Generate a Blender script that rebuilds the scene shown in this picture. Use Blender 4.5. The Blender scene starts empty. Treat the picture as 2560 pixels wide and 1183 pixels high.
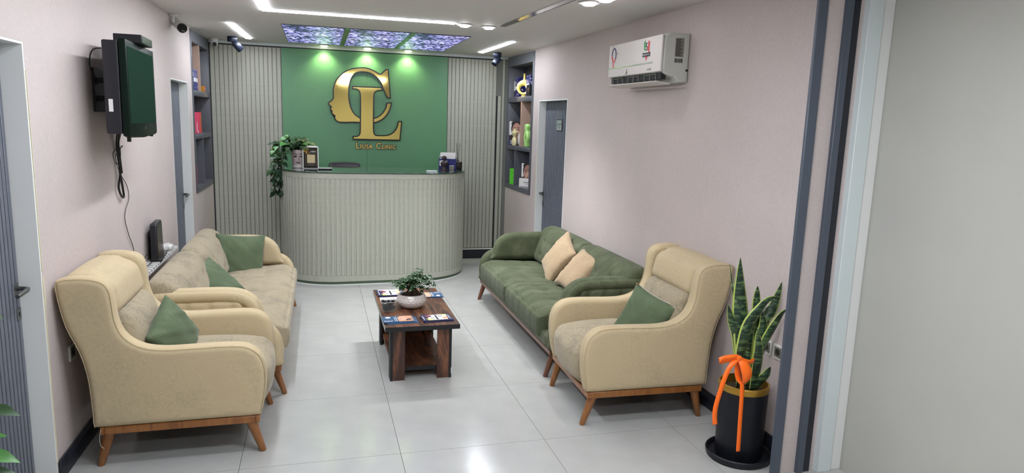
import bpy, bmesh, math, random
from mathutils import Vector, Matrix
random.seed(7)
sc = bpy.context.scene
COL = sc.collection
PI = math.pi

# ------------------------------------------------------------------ camera, world, exposure
cam_d = bpy.data.cameras.new('camera')
cam_d.sensor_width = 36.0
cam_d.lens = 1710.09 / 2560 * 36.0
cam_d.clip_start = 0.02
cam = bpy.data.objects.new('camera', cam_d); COL.objects.link(cam)
def cam_matrix(loc, pitch, yaw, roll):
    f = Vector((math.sin(yaw)*math.cos(pitch), math.cos(yaw)*math.cos(pitch), -math.sin(pitch)))
    rt = Vector((math.cos(yaw), -math.sin(yaw), 0)); up = rt.cross(f)
    R = rt*math.cos(roll) + up*math.sin(roll); U = -rt*math.sin(roll) + up*math.cos(roll)
    m = Matrix(((R.x, U.x, -f.x, loc[0]), (R.y, U.y, -f.y, loc[1]), (R.z, U.z, -f.z, loc[2]), (0, 0, 0, 1)))
    return m
cam.matrix_world = cam_matrix((-0.40084, -3.39948, 1.75324), 0.166595, 0.278933, 0.0334266)
sc.camera = cam
w = bpy.data.worlds.new('world'); sc.world = w; w.use_nodes = True
w.node_tree.nodes['Background'].inputs[0].default_value = (0.8, 0.85, 0.9, 1)
w.node_tree.nodes['Background'].inputs[1].default_value = 0.3
sc.view_settings.view_transform = 'Standard'; sc.view_settings.look = 'None'
sc.view_settings.gamma = 1.0; sc.view_settings.use_curve_mapping = False
sc.view_settings.exposure = 2.05
sc.cycles.use_denoising = True
sc.cycles.max_bounces = 7; sc.cycles.diffuse_bounces = 4; sc.cycles.glossy_bounces = 4
sc.cycles.transmission_bounces = 6; sc.cycles.transparent_max_bounces = 8
sc.cycles.caustics_reflective = False; sc.cycles.caustics_refractive = False
sc.cycles.sample_clamp_indirect = 6.0
STRIP = 20.0      # strength of the white light lines
SPOT = 9.0       # strength of round downlight discs
DOWN = 27.0      # watts of each narrow downlight
HALL_FILL = 12.5        # strength of the unseen fill panels added to the corridor ceiling
ART = 0.30         # backlit ceiling picture

# ------------------------------------------------------------------ materials
def rgb(h):
    h = h.lstrip('#')
    c = [int(h[i:i+2], 16)/255 for i in (0, 2, 4)]
    return tuple((x/12.92 if x <= 0.04045 else ((x+0.055)/1.055)**2.4) for x in c) + (1,)
def new_mat(name):
    m = bpy.data.materials.new(name); m.use_nodes = True
    nt = m.node_tree; b = nt.nodes['Principled BSDF']
    return m, nt, b
def N(nt, t, **k):
    n = nt.nodes.new(t)
    for a, v in k.items():
        if a.startswith('i_'):
            n.inputs[a[2:].replace('_', ' ')].default_value = v
        else: setattr(n, a, v)
    return n
def ramp(nt, fac, stops):
    r = nt.nodes.new('ShaderNodeValToRGB')
    e = r.color_ramp.elements
    while len(e) < len(stops): e.new(0.5)
    for el, (p, c) in zip(e, stops): el.position = p; el.color = c
    nt.links.new(fac, r.inputs[0]); return r
def coords(nt, scale=(1, 1, 1), rot=(0, 0, 0), kind='Object'):
    tc = nt.nodes.new('ShaderNodeTexCoord'); mp = nt.nodes.new('ShaderNodeMapping')
    mp.inputs['Scale'].default_value = scale; mp.inputs['Rotation'].default_value = rot
    nt.links.new(tc.outputs[kind], mp.inputs[0]); return mp.outputs[0]
def noise(nt, vec, scale, detail=3, rough=0.5, dist=0.0):
    n = N(nt, 'ShaderNodeTexNoise'); n.inputs['Scale'].default_value = scale
    n.inputs['Detail'].default_value = detail; n.inputs['Roughness'].default_value = rough
    n.inputs['Distortion'].default_value = dist
    nt.links.new(vec, n.inputs['Vector']); return n.outputs[0]
def bump(nt, b, h, strength=0.2, dist=0.01):
    n = nt.nodes.new('ShaderNodeBump'); n.inputs['Strength'].default_value = strength
    n.inputs['Distance'].default_value = dist
    nt.links.new(h, n.inputs['Height']); nt.links.new(n.outputs[0], b.inputs['Normal'])
def plain(name, col, rough=0.5, metal=0.0, spec=None, var=0.0, vscale=8, coat=0.0):
    m, nt, b = new_mat(name)
    c = rgb(col) if isinstance(col, str) else col
    b.inputs['Base Color'].default_value = c
    b.inputs['Roughness'].default_value = rough; b.inputs['Metallic'].default_value = metal
    if spec is not None: b.inputs['Specular IOR Level'].default_value = spec
    b.inputs['Coat Weight'].default_value = coat
    if var > 0:
        f = noise(nt, coords(nt), vscale, 4)
        lo = tuple(x*(1-var) for x in c[:3])+(1,); hi = tuple(min(1, x*(1+var)) for x in c[:3])+(1,)
        r = ramp(nt, f, [(0.3, lo), (0.7, hi)]); nt.links.new(r.outputs[0], b.inputs['Base Color'])
    return m
def emit(name, col, s):
    m, nt, b = new_mat(name)
    b.inputs['Base Color'].default_value = (0.8, 0.8, 0.8, 1)
    b.inputs['Emission Color'].default_value = rgb(col) if isinstance(col, str) else col
    b.inputs['Emission Strength'].default_value = s
    return m
def wallpaper(name, c1, c2, c3):
    m, nt, b = new_mat(name)
    v = coords(nt, (150, 150, 38)); f1 = noise(nt, v, 1.3, 4, 0.7)
    v2 = coords(nt, (1.2, 1.2, 1.2)); f2 = noise(nt, v2, 2.2, 3)
    r1 = ramp(nt, f1, [(0.32, rgb(c1)), (0.5, rgb(c2)), (0.68, rgb(c3))])
    mx = N(nt, 'ShaderNodeMix', data_type='RGBA', blend_type='MULTIPLY')
    mx.inputs[0].default_value = 0.5
    r2 = ramp(nt, f2, [(0.3, (0.86, 0.88, 0.88, 1)), (0.7, (1, 0.97, 0.98, 1))])
    nt.links.new(r1.outputs[0], mx.inputs[6]); nt.links.new(r2.outputs[0], mx.inputs[7])
    nt.links.new(mx.outputs[2], b.inputs['Base Color'])
    b.inputs['Roughness'].default_value = 0.75
    b.inputs['Specular IOR Level'].default_value = 0.25
    bump(nt, b, f1, 0.12, 0.001)
    return m
def fabric(name, base, light, worn, amount=0.5, scale=4.0, sheen=0.3, lo=0.52, hi=0.66):
    m, nt, b = new_mat(name)
    v = coords(nt); big = noise(nt, v, scale, 3, 0.6)
    fine = noise(nt, coords(nt, (1, 1, 1)), scale*14, 5, 0.75, 0.6)
    mul = N(nt, 'ShaderNodeMath', operation='MULTIPLY'); nt.links.new(big, mul.inputs[0]); nt.links.new(fine, mul.inputs[1])
    r = ramp(nt, big, [(0.35, rgb(base)), (0.7, rgb(light))])
    ad = N(nt, 'ShaderNodeMath', operation='ADD'); nt.links.new(big, ad.inputs[0]); nt.links.new(fine, ad.inputs[1])
    hf = N(nt, 'ShaderNodeMath', operation='MULTIPLY'); nt.links.new(ad.outputs[0], hf.inputs[0]); hf.inputs[1].default_value = 0.5
    wr = ramp(nt, hf.outputs[0], [(lo, (0, 0, 0, 1)), (hi, (amount, amount, amount, 1))])
    mx = N(nt, 'ShaderNodeMix', data_type='RGBA')
    nt.links.new(wr.outputs[0], mx.inputs[0]); nt.links.new(r.outputs[0], mx.inputs[6])
    mx.inputs[7].default_value = rgb(worn)
    nt.links.new(mx.outputs[2], b.inputs['Base Color'])
    b.inputs['Roughness'].default_value = 0.85
    b.inputs['Specular IOR Level'].default_value = 0.2
    b.inputs['Sheen Weight'].default_value = sheen; b.inputs['Sheen Roughness'].default_value = 0.4
    bump(nt, b, fine, 0.35, 0.003)
    return m
def wood(name, dark, mid, light, axis='Y', scale=1.0, rough=0.4, coat=0.0):
    m, nt, b = new_mat(name)
    sc_ = {'X': (1.2, 9, 9), 'Y': (9, 1.2, 9), 'Z': (9, 9, 1.2)}[axis]
    v = coords(nt, tuple(x*scale for x in sc_))
    f = noise(nt, v, 1.1, 6, 0.62, 1.6)
    g = noise(nt, coords(nt, tuple(x*scale*6 for x in sc_)), 1.5, 4, 0.6)
    ad = N(nt, 'ShaderNodeMath', operation='MULTIPLY_ADD'); nt.links.new(g, ad.inputs[0]); ad.inputs[1].default_value = 0.25
    nt.links.new(f, ad.inputs[2])
    r = ramp(nt, ad.outputs[0], [(0.42, rgb(dark)), (0.58, rgb(mid)), (0.72, rgb(light)), (0.8, rgb(mid))])
    nt.links.new(r.outputs[0], b.inputs['Base Color']); b.inputs['Roughness'].default_value = rough
    b.inputs['Coat Weight'].default_value = coat
    return m
def glass(name, col='#e8f4f2', rough=0.05, alpha=0.05):
    m, nt, b = new_mat(name)
    b.inputs['Base Color'].default_value = rgb(col); b.inputs['Roughness'].default_value = rough
    b.inputs['Transmission Weight'].default_value = 0.0; b.inputs['Alpha'].default_value = alpha
    b.inputs['Specular IOR Level'].default_value = 0.8
    return m

M = {}
M['wallpaper'] = wallpaper('wallpaper_mauve', '#bcb2ae', '#c4b9b5', '#cbc1be')
M['hall_wall'] = plain('hall_paint', '#aeaea6', 0.7, var=0.03, vscale=2)
M['ceil'] = plain('ceiling_paint', '#d6d3cf', 0.6)
M['tile'] = plain('tile_pale', '#aeafab', 0.16, var=0.05, vscale=5, spec=0.5)
M['grout'] = plain('grout', '#5f6262', 0.9)
M['base_dark'] = plain('dark_skirting', '#20232c', 0.25)
M['slat'] = plain('sage_slat', '#abad9f', 0.55, var=0.06, vscale=30)
M['slat_gap'] = plain('sage_slat_gap', '#86877a', 0.7)
M['green_panel'] = plain('green_panel', '#5c8e67', 0.38, var=0.02)
M['trim_dark'] = plain('slate_trim', '#4b535f', 0.4)
M['door_slat'] = plain('door_slate', '#666b76', 0.4, var=0.08, vscale=60)
M['door_gap'] = plain('door_slate_gap', '#25282e', 0.6)
M['jamb'] = plain('jamb_white', '#e6e8e5', 0.5)
M['pale_post'] = plain('pale_post', '#d3dddd', 0.45)
M['putty'] = plain('dry_filler', '#d6cfae', 0.9)
M['shelf'] = plain('shelf_slate', '#595b62', 0.45, var=0.05, vscale=20)
M['shelf_in'] = plain('shelf_slate_inner', '#4c4e58', 0.5)
M['shelf_wood'] = plain('shelf_divider_wood', '#b69a8a', 0.5)
M['gold'] = plain('gold_mirror', '#f6dc86', 0.05, 1.0)
M['gold_satin'] = plain('gold_satin', '#b8923f', 0.35, 0.8)
M['black'] = plain('black_gloss', '#08080a', 0.25)
M['black_matte'] = plain('black_matte', '#15161a', 0.6)
M['black_satin'] = plain('black_satin', '#14151c', 0.4)
M['pot_black'] = plain('pot_black', '#16181f', 0.42, spec=0.3)
M['navy_metal'] = plain('navy_metal', '#252b3c', 0.35, 0.3)
M['screen'] = plain('screen_glass', '#1f3229', 0.4, spec=0.0)
M['tv_case'] = plain('tv_casing', '#1c1b22', 0.35)
M['tv_gloss'] = plain('tv_gloss', '#141e19', 0.35, spec=0.03)
M['white'] = plain('white_plastic', '#d9d9d6', 0.35)
M['ac_white'] = plain('conditioner_white', '#d6d0cd', 0.45, coat=0.0)
M['ac_side'] = plain('conditioner_side', '#c3c6bf', 0.4)
M['grey_plastic'] = plain('grey_plastic', '#6d7069', 0.5)
M['chrome'] = plain('chrome', '#b9b9b9', 0.15, 1.0)
M['steel'] = plain('dull_steel', '#6f706f', 0.3, 0.9)
M['strip'] = emit('light_line', '#f2f6ff', STRIP)
M['strip_short'] = emit('short_light_line', '#f2f6ff', STRIP*0.8)
M['strip_off'] = plain('unlit_channel', '#a9a9a5', 0.25, 0.5)
M['spot'] = emit('spot_disc', '#fbf8ff', SPOT)
M['spot_wall'] = emit('wall_wash_disc', '#faffd0', SPOT*0.8)
M['hall_fill_glow'] = emit('hall_fill_glow', '#f4f6ff', HALL_FILL)
M['cream'] = fabric('cream_velvet', '#bfad8b', '#c6b693', '#9f9075', 0.5, 4.5, 0.12, 0.47, 0.64)
M['cream_seat'] = fabric('cream_velvet_worn', '#9f947d', '#ab9d82', '#7f7867', 0.85, 5.0, 0.2, 0.48, 0.60)
M['cream_pillow'] = fabric('beige_pillow', '#ab9477', '#b69f80', '#8b7a61', 0.6, 6.0, 0.25, 0.52, 0.64)
M['green'] = fabric('green_velvet', '#4c533d', '#575d46', '#707660', 0.5, 6.0, 0.10, 0.49, 0.62)
M['green_pillow'] = fabric('green_pillow', '#56644c', '#606f55', '#6c7a60', 0.4, 6.0, 0.15)
M['leg_wood'] = wood('leg_wood', '#6b401f', '#875427', '#96622f', 'Z', 1.5, 0.35, 0.2)
M['leg_wood_dark'] = wood('leg_wood_dark', '#4a2a1c', '#643a26', '#744830', 'Z', 1.5, 0.35, 0.2)
M['walnut'] = wood('walnut_top', '#2c1a13', '#492e22', '#7d5238', 'Y', 1.0, 0.4, 0.06)
M['walnut'].node_tree.nodes['Principled BSDF'].inputs['Specular IOR Level'].default_value = 0.25
M['walnut_z'] = wood('walnut_leg', '#2c1912', '#482c22', '#7f5238', 'Z', 1.0, 0.4, 0.05)
M['soil'] = plain('soil', '#3b3020', 0.95, var=0.5, vscale=60)
M['bark'] = plain('bark', '#453526', 0.9, var=0.4, vscale=40)
M['ceramic'] = plain('white_ceramic', '#d6cfcb', 0.2, coat=0.3)
M['leaf'] = plain('leaf_green', '#2f4f2b', 0.4, var=0.45, vscale=9)
M['leaf_dark'] = plain('leaf_dark', '#1f3a22', 0.35, var=0.5, vscale=14)
M['leaf_bonsai'] = plain('leaf_bonsai', '#35552f', 0.4, var=0.5, vscale=22)
M['leaf_bright'] = plain('leaf_bright', '#4c8440', 0.35, var=0.3, vscale=10)
M['stem'] = plain('stem_green', '#4c6a35', 0.5)
M['snake_edge'] = plain('snake_edge', '#a7b85a', 0.4)
M['orange'] = plain('orange_satin', '#ff6f12', 0.4)
M['pink'] = plain('pink_card', '#e0285f', 0.45)
M['pink_red'] = plain('red_card', '#e2402f', 0.45)
M['orange_book'] = plain('orange_card', '#e07a35', 0.5)
M['lime'] = plain('lime_card', '#63dd36', 0.4)
M['olive'] = plain('olive_card', '#7b9a4a', 0.5)
M['yellow_vase'] = plain('yellow_ceramic', '#e6dd7c', 0.4)
M['cream_vase'] = plain('cream_ceramic', '#d9cf9f', 0.4)
M['lime_vase'] = plain('pale_green_ceramic', '#aee084', 0.4)
M['navy'] = plain('navy_card', '#1c2268', 0.35)
M['paper'] = plain('paper', '#dcdad8', 0.6)
M['skin_print'] = plain('skin_print', '#b98a78', 0.5)
M['skin_light'] = plain('skin_print_light', '#d2a893', 0.5)
M['hair_print'] = plain('hair_print', '#2c1e22', 0.5)
M['brochure_blue'] = plain('brochure_blue', '#2d5276', 0.4)
M['brochure_navy'] = plain('brochure_navy', '#23264f', 0.4)
M['peach_print'] = plain('peach_print', '#cf9a74', 0.4)
M['yellow_print'] = plain('yellow_print', '#e3da55', 0.4)
M['maroon_print'] = plain('maroon_print', '#7c2f48', 0.4)
M['ink'] = plain('ink', '#1c1c26', 0.5)
M['glass_top'] = plain('counter_glass', '#2f4a3c', 0.03, spec=0.8, coat=1.0)
M['glass_clear'] = glass('clear_acrylic')
M['qr_beige'] = plain('beige_print', '#c9b78d', 0.5)
M['flag_green'] = plain('flag_green', '#2e8f45', 0.4)
M['flag_red'] = plain('flag_red', '#d22e3a', 0.4)
M['violet_print'] = plain('violet_print', '#352a66', 0.4)
M['silver_print'] = plain('silver_print', '#8d8d88', 0.3, 0.7)
M['sign_grey'] = plain('sign_grey', '#8f9c96', 0.4)
M['plinth'] = plain('plinth_green', '#4b5c49', 0.4)
M['bow_stripe'] = plain('pale_cable', '#b8b0a0', 0.6)
M['marble_face'] = plain('face_pot', '#b7a8a6', 0.4, var=0.1, vscale=40)

def art_mat():
    m, nt, b = new_mat('backlit_blossom_print')
    v = coords(nt, (1.0, 1.0, 1))
    d = nt.nodes.new('ShaderNodeTexNoise'); d.inputs['Scale'].default_value = 9; d.inputs['Detail'].default_value = 3
    nt.links.new(v, d.inputs['Vector'])
    vm = N(nt, 'ShaderNodeVectorMath', operation='MULTIPLY_ADD')
    nt.links.new(d.outputs['Color'], vm.inputs[0]); vm.inputs[1].default_value = (0.10, 0.10, 0); nt.links.new(v, vm.inputs[2])
    vo = N(nt, 'ShaderNodeTexVoronoi', feature='DISTANCE_TO_EDGE'); vo.inputs['Scale'].default_value = 15
    nt.links.new(vm.outputs[0], vo.inputs['Vector'])
    r = ramp(nt, vo.outputs['Distance'], [(0.045, (0.010, 0.008, 0.02, 1)), (0.085, (0.10, 0.09, 0.30, 1)), (0.13, (0.45, 0.42, 0.92, 1)), (0.30, (0.86, 0.84, 1.0, 1))])
    f2 = noise(nt, v, 3.2, 4, 0.6)
    r2 = ramp(nt, f2, [(0.38, (0.10, 0.09, 0.22, 1)), (0.50, (0.75, 0.75, 1, 1)), (0.6, (1, 1, 1, 1))])
    mx = N(nt, 'ShaderNodeMix', data_type='RGBA', blend_type='MULTIPLY'); mx.inputs[0].default_value = 1.0
    nt.links.new(r.outputs[0], mx.inputs[6]); nt.links.new(r2.outputs[0], mx.inputs[7])
    nt.links.new(mx.outputs[2], b.inputs['Emission Color'])
    b.inputs['Emission Strength'].default_value = ART
    b.inputs['Base Color'].default_value = (0.03, 0.03, 0.04, 1); b.inputs['Roughness'].default_value = 0.35
    return m
M['art'] = art_mat()
def floral_mat():
    m, nt, b = new_mat('navy_floral_card')
    vo = N(nt, 'ShaderNodeTexVoronoi'); vo.inputs['Scale'].default_value = 28
    nt.links.new(coords(nt), vo.inputs['Vector'])
    r = ramp(nt, vo.outputs['Distance'], [(0.28, rgb('#c9c2d6')), (0.36, rgb('#20246e'))])
    nt.links.new(r.outputs[0], b.inputs['Base Color']); b.inputs['Roughness'].default_value = 0.4
    return m
M['floral'] = floral_mat()
def snake_mat():
    m, nt, b = new_mat('snake_leaf_bands')
    f = noise(nt, coords(nt, (14, 14, 60)), 1.0, 3, 0.6, 0.8)
    r = ramp(nt, f, [(0.42, rgb('#1b2c20')), (0.52, rgb('#2c4630')), (0.62, rgb('#5d7a4a'))])
    nt.links.new(r.outputs[0], b.inputs['Base Color']); b.inputs['Roughness'].default_value = 0.35
    return m
M['snake'] = snake_mat()

# ------------------------------------------------------------------ object helpers
def link(o, parent=None):
    COL.objects.link(o)
    if parent is not None: o.parent = parent
    return o
def tag(o, label=None, cat=None, group=None, kind=None):
    if label: o['label'] = label
    if cat: o['category'] = cat
    if group: o['group'] = group
    if kind: o['kind'] = kind
    return o
def thing(name, label, cat, loc=(0, 0, 0), rz=0.0, group=None):
    o = bpy.data.objects.new(name, None); link(o)
    o.empty_display_size = 0.1
    o.location = loc; o.rotation_euler = (0, 0, rz)
    return tag(o, label, cat, group)
def struct(name, parent=None):
    o = bpy.data.objects.new(name, None); link(o, parent); o['kind'] = 'structure'; return o

class B:
    def __init__(s): s.v = []; s.f = []; s.m = []
    def add(s, vs, fs, m=0):
        k = len(s.v); s.v += [tuple(p) for p in vs]; s.f += [tuple(k+i for i in f) for f in fs]; s.m += [m]*len(fs); return s
    def box(s, x0, x1, y0, y1, z0, z1, m=0, fn=None):
        vs = [(x, y, z) for x in (x0, x1) for y in (y0, y1) for z in (z0, z1)]
        if fn: vs = [fn(*p) for p in vs]
        fs = [(0, 1, 3, 2), (4, 6, 7, 5), (0, 4, 5, 1), (2, 3, 7, 6), (0, 2, 6, 4), (1, 5, 7, 3)]
        return s.add(vs, fs, m)
    def tube(s, pts, r, n=8, m=0, caps=True):
        pts = [Vector(p) for p in pts]; rs = r if isinstance(r, (list, tuple)) else [r]*len(pts)
        rings = []; up = Vector((0.13, 0.21, 0.97)); prev = None
        for i, p in enumerate(pts):
            t = (pts[min(i+1, len(pts)-1)] - pts[max(i-1, 0)]).normalized()
            a = (prev if prev is not None else up); a = a - t*a.dot(t)
            if a.length < 1e-4: a = Vector((1, 0, 0)) - t*t.x
            a.normalize(); prev = a; b2 = t.cross(a)
            rings.append([p + (a*math.cos(2*PI*k/n) + b2*math.sin(2*PI*k/n))*rs[i] for k in range(n)])
        vs = [q for g in rings for q in g]; fs = []
        for i in range(len(rings)-1):
            for k in range(n): fs.append((i*n+k, i*n+(k+1) % n, (i+1)*n+(k+1) % n, (i+1)*n+k))
        if caps: fs.append(tuple(range(n-1, -1, -1))); fs.append(tuple(len(vs)-n+k for k in range(n)))
        return s.add(vs, fs, m)
    def lathe(s, prof, n=32, c=(0, 0, 0), m=0, fn=None, close=False):
        vs = []; fs = []
        for i, (r, z) in enumerate(prof):
            for k in range(n):
                a = 2*PI*k/n; rr = r*(fn(a, z) if fn else 1)
                vs.append((c[0]+rr*math.cos(a), c[1]+rr*math.sin(a), c[2]+z))
        for i in range(len(prof)-1):
            for k in range(n): fs.append((i*n+k, i*n+(k+1) % n, (i+1)*n+(k+1) % n, (i+1)*n+k))
        if prof[0][0] > 1e-6 and close != 2: fs.append(tuple(range(n-1, -1, -1)))
        if prof[-1][0] > 1e-6 and not close: fs.append(tuple(len(vs)-n+k for k in range(n)))
        return s.add(vs, fs, m)
    def prism(s, poly, t0, t1, axis='y', m=0, fn=None):
        n = len(poly); vs = []
        for t in (t0, t1):
            for a, b in poly:
                p = {'y': (a, t, b), 'x': (t, a, b), 'z': (a, b, t)}[axis]
                vs.append(fn(*p) if fn else p)
        fs = [tuple(range(n)), tuple(range(2*n-1, n-1, -1))]
        fs += [(i, n+i, n+(i+1) % n, (i+1) % n) for i in range(n)]
        return s.add(vs, fs, m)
    def mesh(s, name='mesh', smooth=False, fix=True):
        me = bpy.data.meshes.new(name); me.from_pydata(s.v, [], s.f); me.update()
        if fix:
            bm = bmesh.new(); bm.from_mesh(me); bmesh.ops.recalc_face_normals(bm, faces=bm.faces); bm.to_mesh(me); bm.free()
        me.polygons.foreach_set('material_index', s.m)
        if smooth is not False:
            me.polygons.foreach_set('use_smooth', [True]*len(me.polygons))
            if smooth is not True: me.set_sharp_from_angle(angle=math.radians(smooth))
        return me
    def obj(s, name, mats, parent=None, smooth=False, bevel=0, seg=2, loc=None, rot=None, fix=True):
        me = s.mesh(name, smooth, fix)
        for mm in (mats if isinstance(mats, (list, tuple)) else [mats]): me.materials.append(M[mm] if isinstance(mm, str) else mm)
        o = bpy.data.objects.new(name, me); link(o, parent)
        if loc: o.location = loc
        if rot: o.rotation_euler = rot
        if bevel:
            md = o.modifiers.new('bevel', 'BEVEL'); md.width = bevel; md.segments = seg; md.limit_method = 'ANGLE'; md.angle_limit = math.radians(50)
            if smooth is False:
                me.polygons.foreach_set('use_smooth', [True]*len(me.polygons)); me.set_sharp_from_angle(angle=math.radians(89.9)) 
                md.harden_normals = False
        return o
def inst(src, name, parent, loc=(0, 0, 0), rot=(0, 0, 0), scale=None):
    o = bpy.data.objects.new(name, src if isinstance(src, bpy.types.Mesh) else src.data); link(o, parent)
    o.location = loc; o.rotation_euler = rot
    if scale: o.scale = scale
    return o
def copy_tree(o, parent=None):
    c = o.copy(); COL.objects.link(c); c.parent = parent
    for ch in list(o.children): copy_tree(ch, c)
    return c

def catmull(P, sub=4, closed=True):
    n = len(P); out = []
    rng = range(n) if closed else range(n-1)
    for i in rng:
        g = (lambda k: P[k % n]) if closed else (lambda k: P[min(max(k, 0), n-1)])
        p0, p1, p2, p3 = [Vector(g(i+k)) for k in (-1, 0, 1, 2)]
        for j in range(sub):
            t = j/sub
            q = 0.5*((2*p1)+(p2-p0)*t+(2*p0-5*p1+4*p2-p3)*t*t+(3*p1-p0-3*p2+p3)*t*t*t)
            out.append(tuple(q))
    if not closed: out.append(tuple(P[-1]))
    return out
def area2(P): return sum(P[i][0]*P[(i+1) % len(P)][1]-P[(i+1) % len(P)][0]*P[i][1] for i in range(len(P)))
def offset(P, d):                       # positive d moves the outline inward
    if area2(P) < 0: d = -d
    n = len(P); o = []
    for i in range(n):
        a = Vector(P[i])-Vector(P[i-1]); b = Vector(P[(i+1) % n])-Vector(P[i])
        a = a.normalized() if a.length > 1e-9 else b.normalized(); b = b.normalized() if b.length > 1e-9 else a
        na = Vector((-a.y, a.x)); nb = Vector((-b.y, b.x)); m = na+nb
        if m.length < 0.3: m = na
        m.normalize(); k = 1/max(0.5, m.dot(na)); o.append((P[i][0]+m.x*d*k, P[i][1]+m.y*d*k))
    return o
def slab(b, poly, t0, t1, r=0.03, seg=4, axis='y', m=0, bulge=0.0, fn=None):
    """closed outline given a thickness, with rounded rims"""
    r = min(r, abs(t1-t0)/2-1e-4); rings = []
    lo, hi = min(t0, t1), max(t0, t1)
    th = [i/seg*PI/2 for i in range(seg+1)]
    for a in reversed(th): rings.append((lo+r-r*math.sin(a), r*(1-math.cos(a))))
    for a in th: rings.append((hi-r+r*math.sin(a), r*(1-math.cos(a))))
    if bulge:
        rings = [(lo-bulge, r*2.4), (lo-bulge*.6, r*1.6)]+rings+[(hi+bulge*.6, r*1.6), (hi+bulge, r*2.4)]
    n = len(poly); vs = []; fs = []
    for t, d in rings:
        for a_, b_ in offset(poly, d):
            p = {'y': (a_, t, b_), 'x': (t, a_, b_), 'z': (a_, b_, t)}[axis]
            vs.append(fn(*p) if fn else p)
    for i in range(len(rings)-1):
        for k in range(n): fs.append((i*n+k, i*n+(k+1) % n, (i+1)*n+(k+1) % n, (i+1)*n+k))
    fs.append(tuple(range(n-1, -1, -1))); fs.append(tuple(len(vs)-n+k for k in range(n)))
    return b.add(vs, fs, m)
from mathutils.geometry import delaunay_2d_cdt
_soft_cache = {}
def soft_slab(b, poly, t0, t1, r=0.03, axis='y', m=0, fn=None, step=0.035, puff=0.0):
    """upholstered panel: rounded rim follows the true distance to the outline"""
    poly = [tuple(p[:2]) for p in poly]; key = (tuple(poly), r, step)
    if key not in _soft_cache:
        n = len(poly); seg = [(Vector(poly[i]), Vector(poly[(i+1) % n])) for i in range(n)]
        def dist(p):
            p = Vector(p); best = 9
            for a, c in seg:
                ac = c-a; t = max(0, min(1, (p-a).dot(ac)/max(1e-12, ac.dot(ac)))); d = (a+ac*t-p).length
                if d < best: best = d
            return best
        def inside(p):
            x, y = p; c = False
            for a, e in seg:
                if (a.y > y) != (e.y > y) and x < (e.x-a.x)*(y-a.y)/(e.y-a.y)+a.x: c = not c
            return c
        pts = [Vector(p) for p in poly]; dd = [0.0]*n
        for k in (0.06, 0.2, 0.42, 0.7, 1.0, 1.45):
            d = r*k; last = None
            for q in offset(poly, d):
                if not inside(q) or (last is not None and (Vector(q)-last).length < d*0.35+0.002): continue
                dq = dist(q)
                if dq >= d*0.93: pts.append(Vector(q)); dd.append(dq); last = Vector(q)
        x0 = min(p[0] for p in poly); x1 = max(p[0] for p in poly); y0 = min(p[1] for p in poly); y1 = max(p[1] for p in poly)
        x = x0; row = 0
        while x < x1:
            y = y0+(step/2 if row % 2 else 0)
            while y < y1:
                if inside((x, y)):
                    dq = dist((x, y))
                    if dq > r*1.7: pts.append(Vector((x, y))); dd.append(dq)
                y += step
            x += step; row += 1
        ov, oe, of, iv, ie, if_ = delaunay_2d_cdt(pts, [], [list(range(n))], 1, 1e-7)
        od = [dd[i[0]] if len(i) else 0.0 for i in iv]
        loop = []
        mp = {}
        for k, i in enumerate(iv):
            for q in i: mp[q] = k
        loop = [mp[i] for i in range(n)]
        _soft_cache[key] = ([tuple(v) for v in ov], [tuple(f) for f in of], od, loop)
    ov, of, od, loop = _soft_cache[key]
    lo, hi = min(t0, t1), max(t0, t1); c = (lo+hi)/2; T = (hi-lo)/2; rr_ = min(r, T); N_ = len(ov); vs = []
    for s_ in (1, -1):
        for (x, y), d in zip(ov, od):
            q = max(0.0, 1-d/r); h = T-rr_+rr_*math.sqrt(max(0, 1-q*q)) + puff*(1-math.exp(-d/0.08))
            t = c+s_*h; p = {'y': (x, t, y), 'x': (t, x, y), 'z': (x, y, t)}[axis]; vs.append(fn(*p) if fn else p)
    fs = list(of)+[tuple(N_+i for i in f[::-1]) for f in of]
    n = len(loop)
    for i in range(n): fs.append((loop[i], loop[(i+1) % n], N_+loop[(i+1) % n], N_+loop[i]))
    return b.add(vs, fs, m)
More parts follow.
